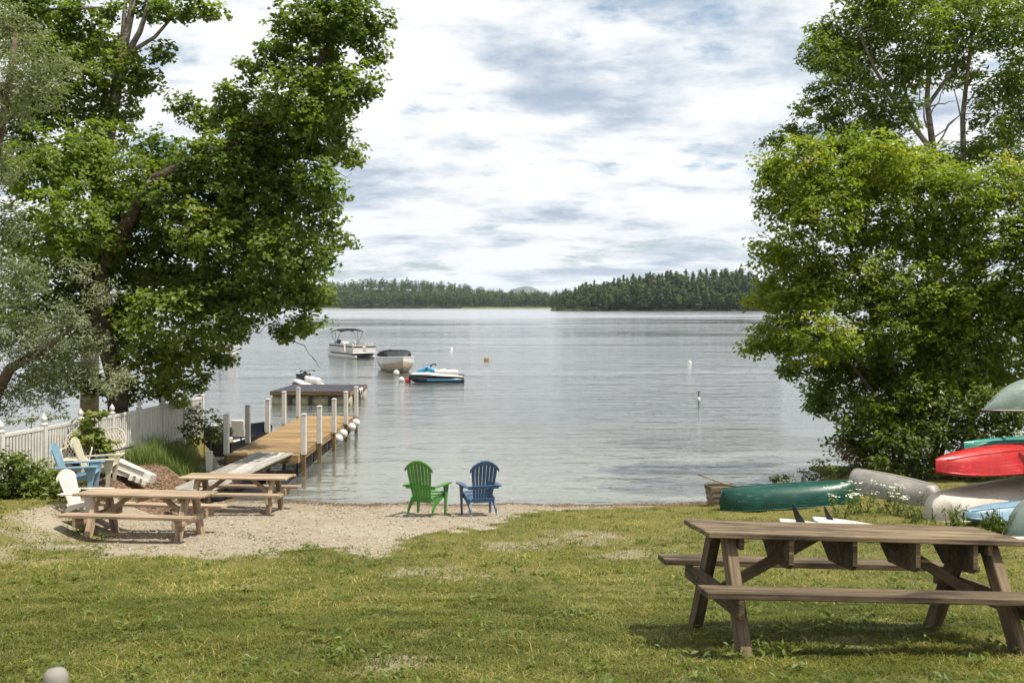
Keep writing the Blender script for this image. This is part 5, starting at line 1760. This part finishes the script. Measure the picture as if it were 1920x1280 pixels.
# pebbles on the beach
def scatter_stones(n, name, label, seed, smin, smax, fn, mat):
    r = np.random.default_rng(seed)
    x, y = fn(r, n)
    z = ground_z(x, y)
    k = len(x)
    s = r.uniform(smin, smax, k) * r.uniform(.5, 1, k)
    oct_ = np.array([(1, 0, 0), (0, 1, 0), (-1, 0, 0), (0, -1, 0), (0, 0, .6), (0, 0, -.6), ])
    tr8 = np.array([(0, 1, 4), (1, 2, 4), (2, 3, 4), (3, 0, 4), (1, 0, 5), (2, 1, 5), (3, 2, 5), (0, 3, 5)])
    a = r.uniform(0, 6.28, k)
    v = oct_[None] * (s[:, None, None] * r.uniform(.7, 1.3, (k, 6, 1)))
    v = np.stack([v[..., 0] * np.cos(a)[:, None] - v[..., 1] * np.sin(a)[:, None], v[..., 0] * np.sin(a)[:, None] + v[..., 1] * np.cos(a)[:, None], v[..., 2]], -1)
    v = v + np.stack([x, y, z + s * .15], 1)[:, None]
    tri = (tr8[None] + (np.arange(k) * 6)[:, None, None]).reshape(-1, 3)
    o = obj(name, np_mesh(name, v.reshape(-1, 3), tri, {'tint': np.repeat(r.uniform(0, 1, k), 6)}), mat)
    return tag(o, label, name, kind='stuff')


def gravel_mat(name, cols):
    m, t = material(name)
    tint = t.n('ShaderNodeAttribute', attribute_name='tint').outputs['Fac']
    c = t.ramp(tint, [(i / (len(cols) - 1), c) for i, c in enumerate(cols)])
    out(t, principled(t, color=c, rough=.85, spec=.2))
    return m


M['gravel'] = gravel_mat('pebble_stone', [(.10, .08, .055), (.29, .24, .18), (.38, .34, .28), (.18, .14, .095), (.45, .42, .37), (.12, .095, .065)])
M['chips'] = gravel_mat('bark_chips', [(.08, .05, .035), (.16, .10, .065), (.24, .16, .11), (.12, .075, .048)])
M['driftwood'] = gravel_mat('shore_debris', [(.07, .045, .028), (.13, .085, .05), (.2, .14, .09), (.09, .06, .035)])


def on_sand(r, n):
    y = r.uniform(15.2, 22.9, n); x = r.uniform(-.56, .42, n) * y
    k = (sand_mask(x, y) > r.uniform(.2, .9, n)) & (ground_z(x, y) > .02)
    return x[k], y[k]


def on_mulch(r, n):
    a, q = r.uniform(0, 6.28, n), np.sqrt(r.uniform(0, 1, n))
    return -7.75 + 1.0 * q * np.cos(a), 21.7 + 2.2 * q * np.sin(a)


def on_edge(r, n):
    x = r.uniform(-5.6, 6.5, n)
    y = np.array([22.9] * n) + r.normal(-.12, .14, n) + .25 * fbm(x * .6, x * 0 + 3, 5)
    z = ground_z(x, y)
    k = (z > -.01) & (z < .14)
    return x[k], y[k]


scatter_stones(22000, 'pebbles', 'small tan and grey pebbles strewn over the beach sand', 901, .008, .032, on_sand, M['gravel'])
scatter_stones(9000, 'mulch', 'brown bark mulch heaped below the white fence', 902, .02, .06, on_mulch, M['chips'])
scatter_stones(3800, 'shore_debris', 'dark line of wet debris along the water edge', 903, .012, .05, on_edge, M['driftwood'])

# ------------------------------------------------------------------ the air over the lake
m, t = material('summer_haze')
pv = t.n('ShaderNodeVolumePrincipled', {'Color': (.80, .88, 1.0, 1), 'Density': .00006, 'Anisotropy': .25})
t.n('ShaderNodeOutputMaterial', {'Volume': pv.outputs[0]})
hz = MB()
hx, hy0, hy1, hz0, hz1 = 6500, -220, 9300, -7, 190
hz.add([(-hx, hy0, hz0), (hx, hy0, hz0), (hx, hy1, hz0), (-hx, hy1, hz0), (-hx, hy0, hz1), (hx, hy0, hz1), (hx, hy1, hz1), (-hx, hy1, hz1)],
       [(0, 3, 2, 1), (4, 5, 6, 7), (0, 1, 5, 4), (1, 2, 6, 5), (2, 3, 7, 6), (3, 0, 4, 7)])
tag(hz.build('haze', m), 'thin summer haze over the lake', 'haze', kind='stuff')
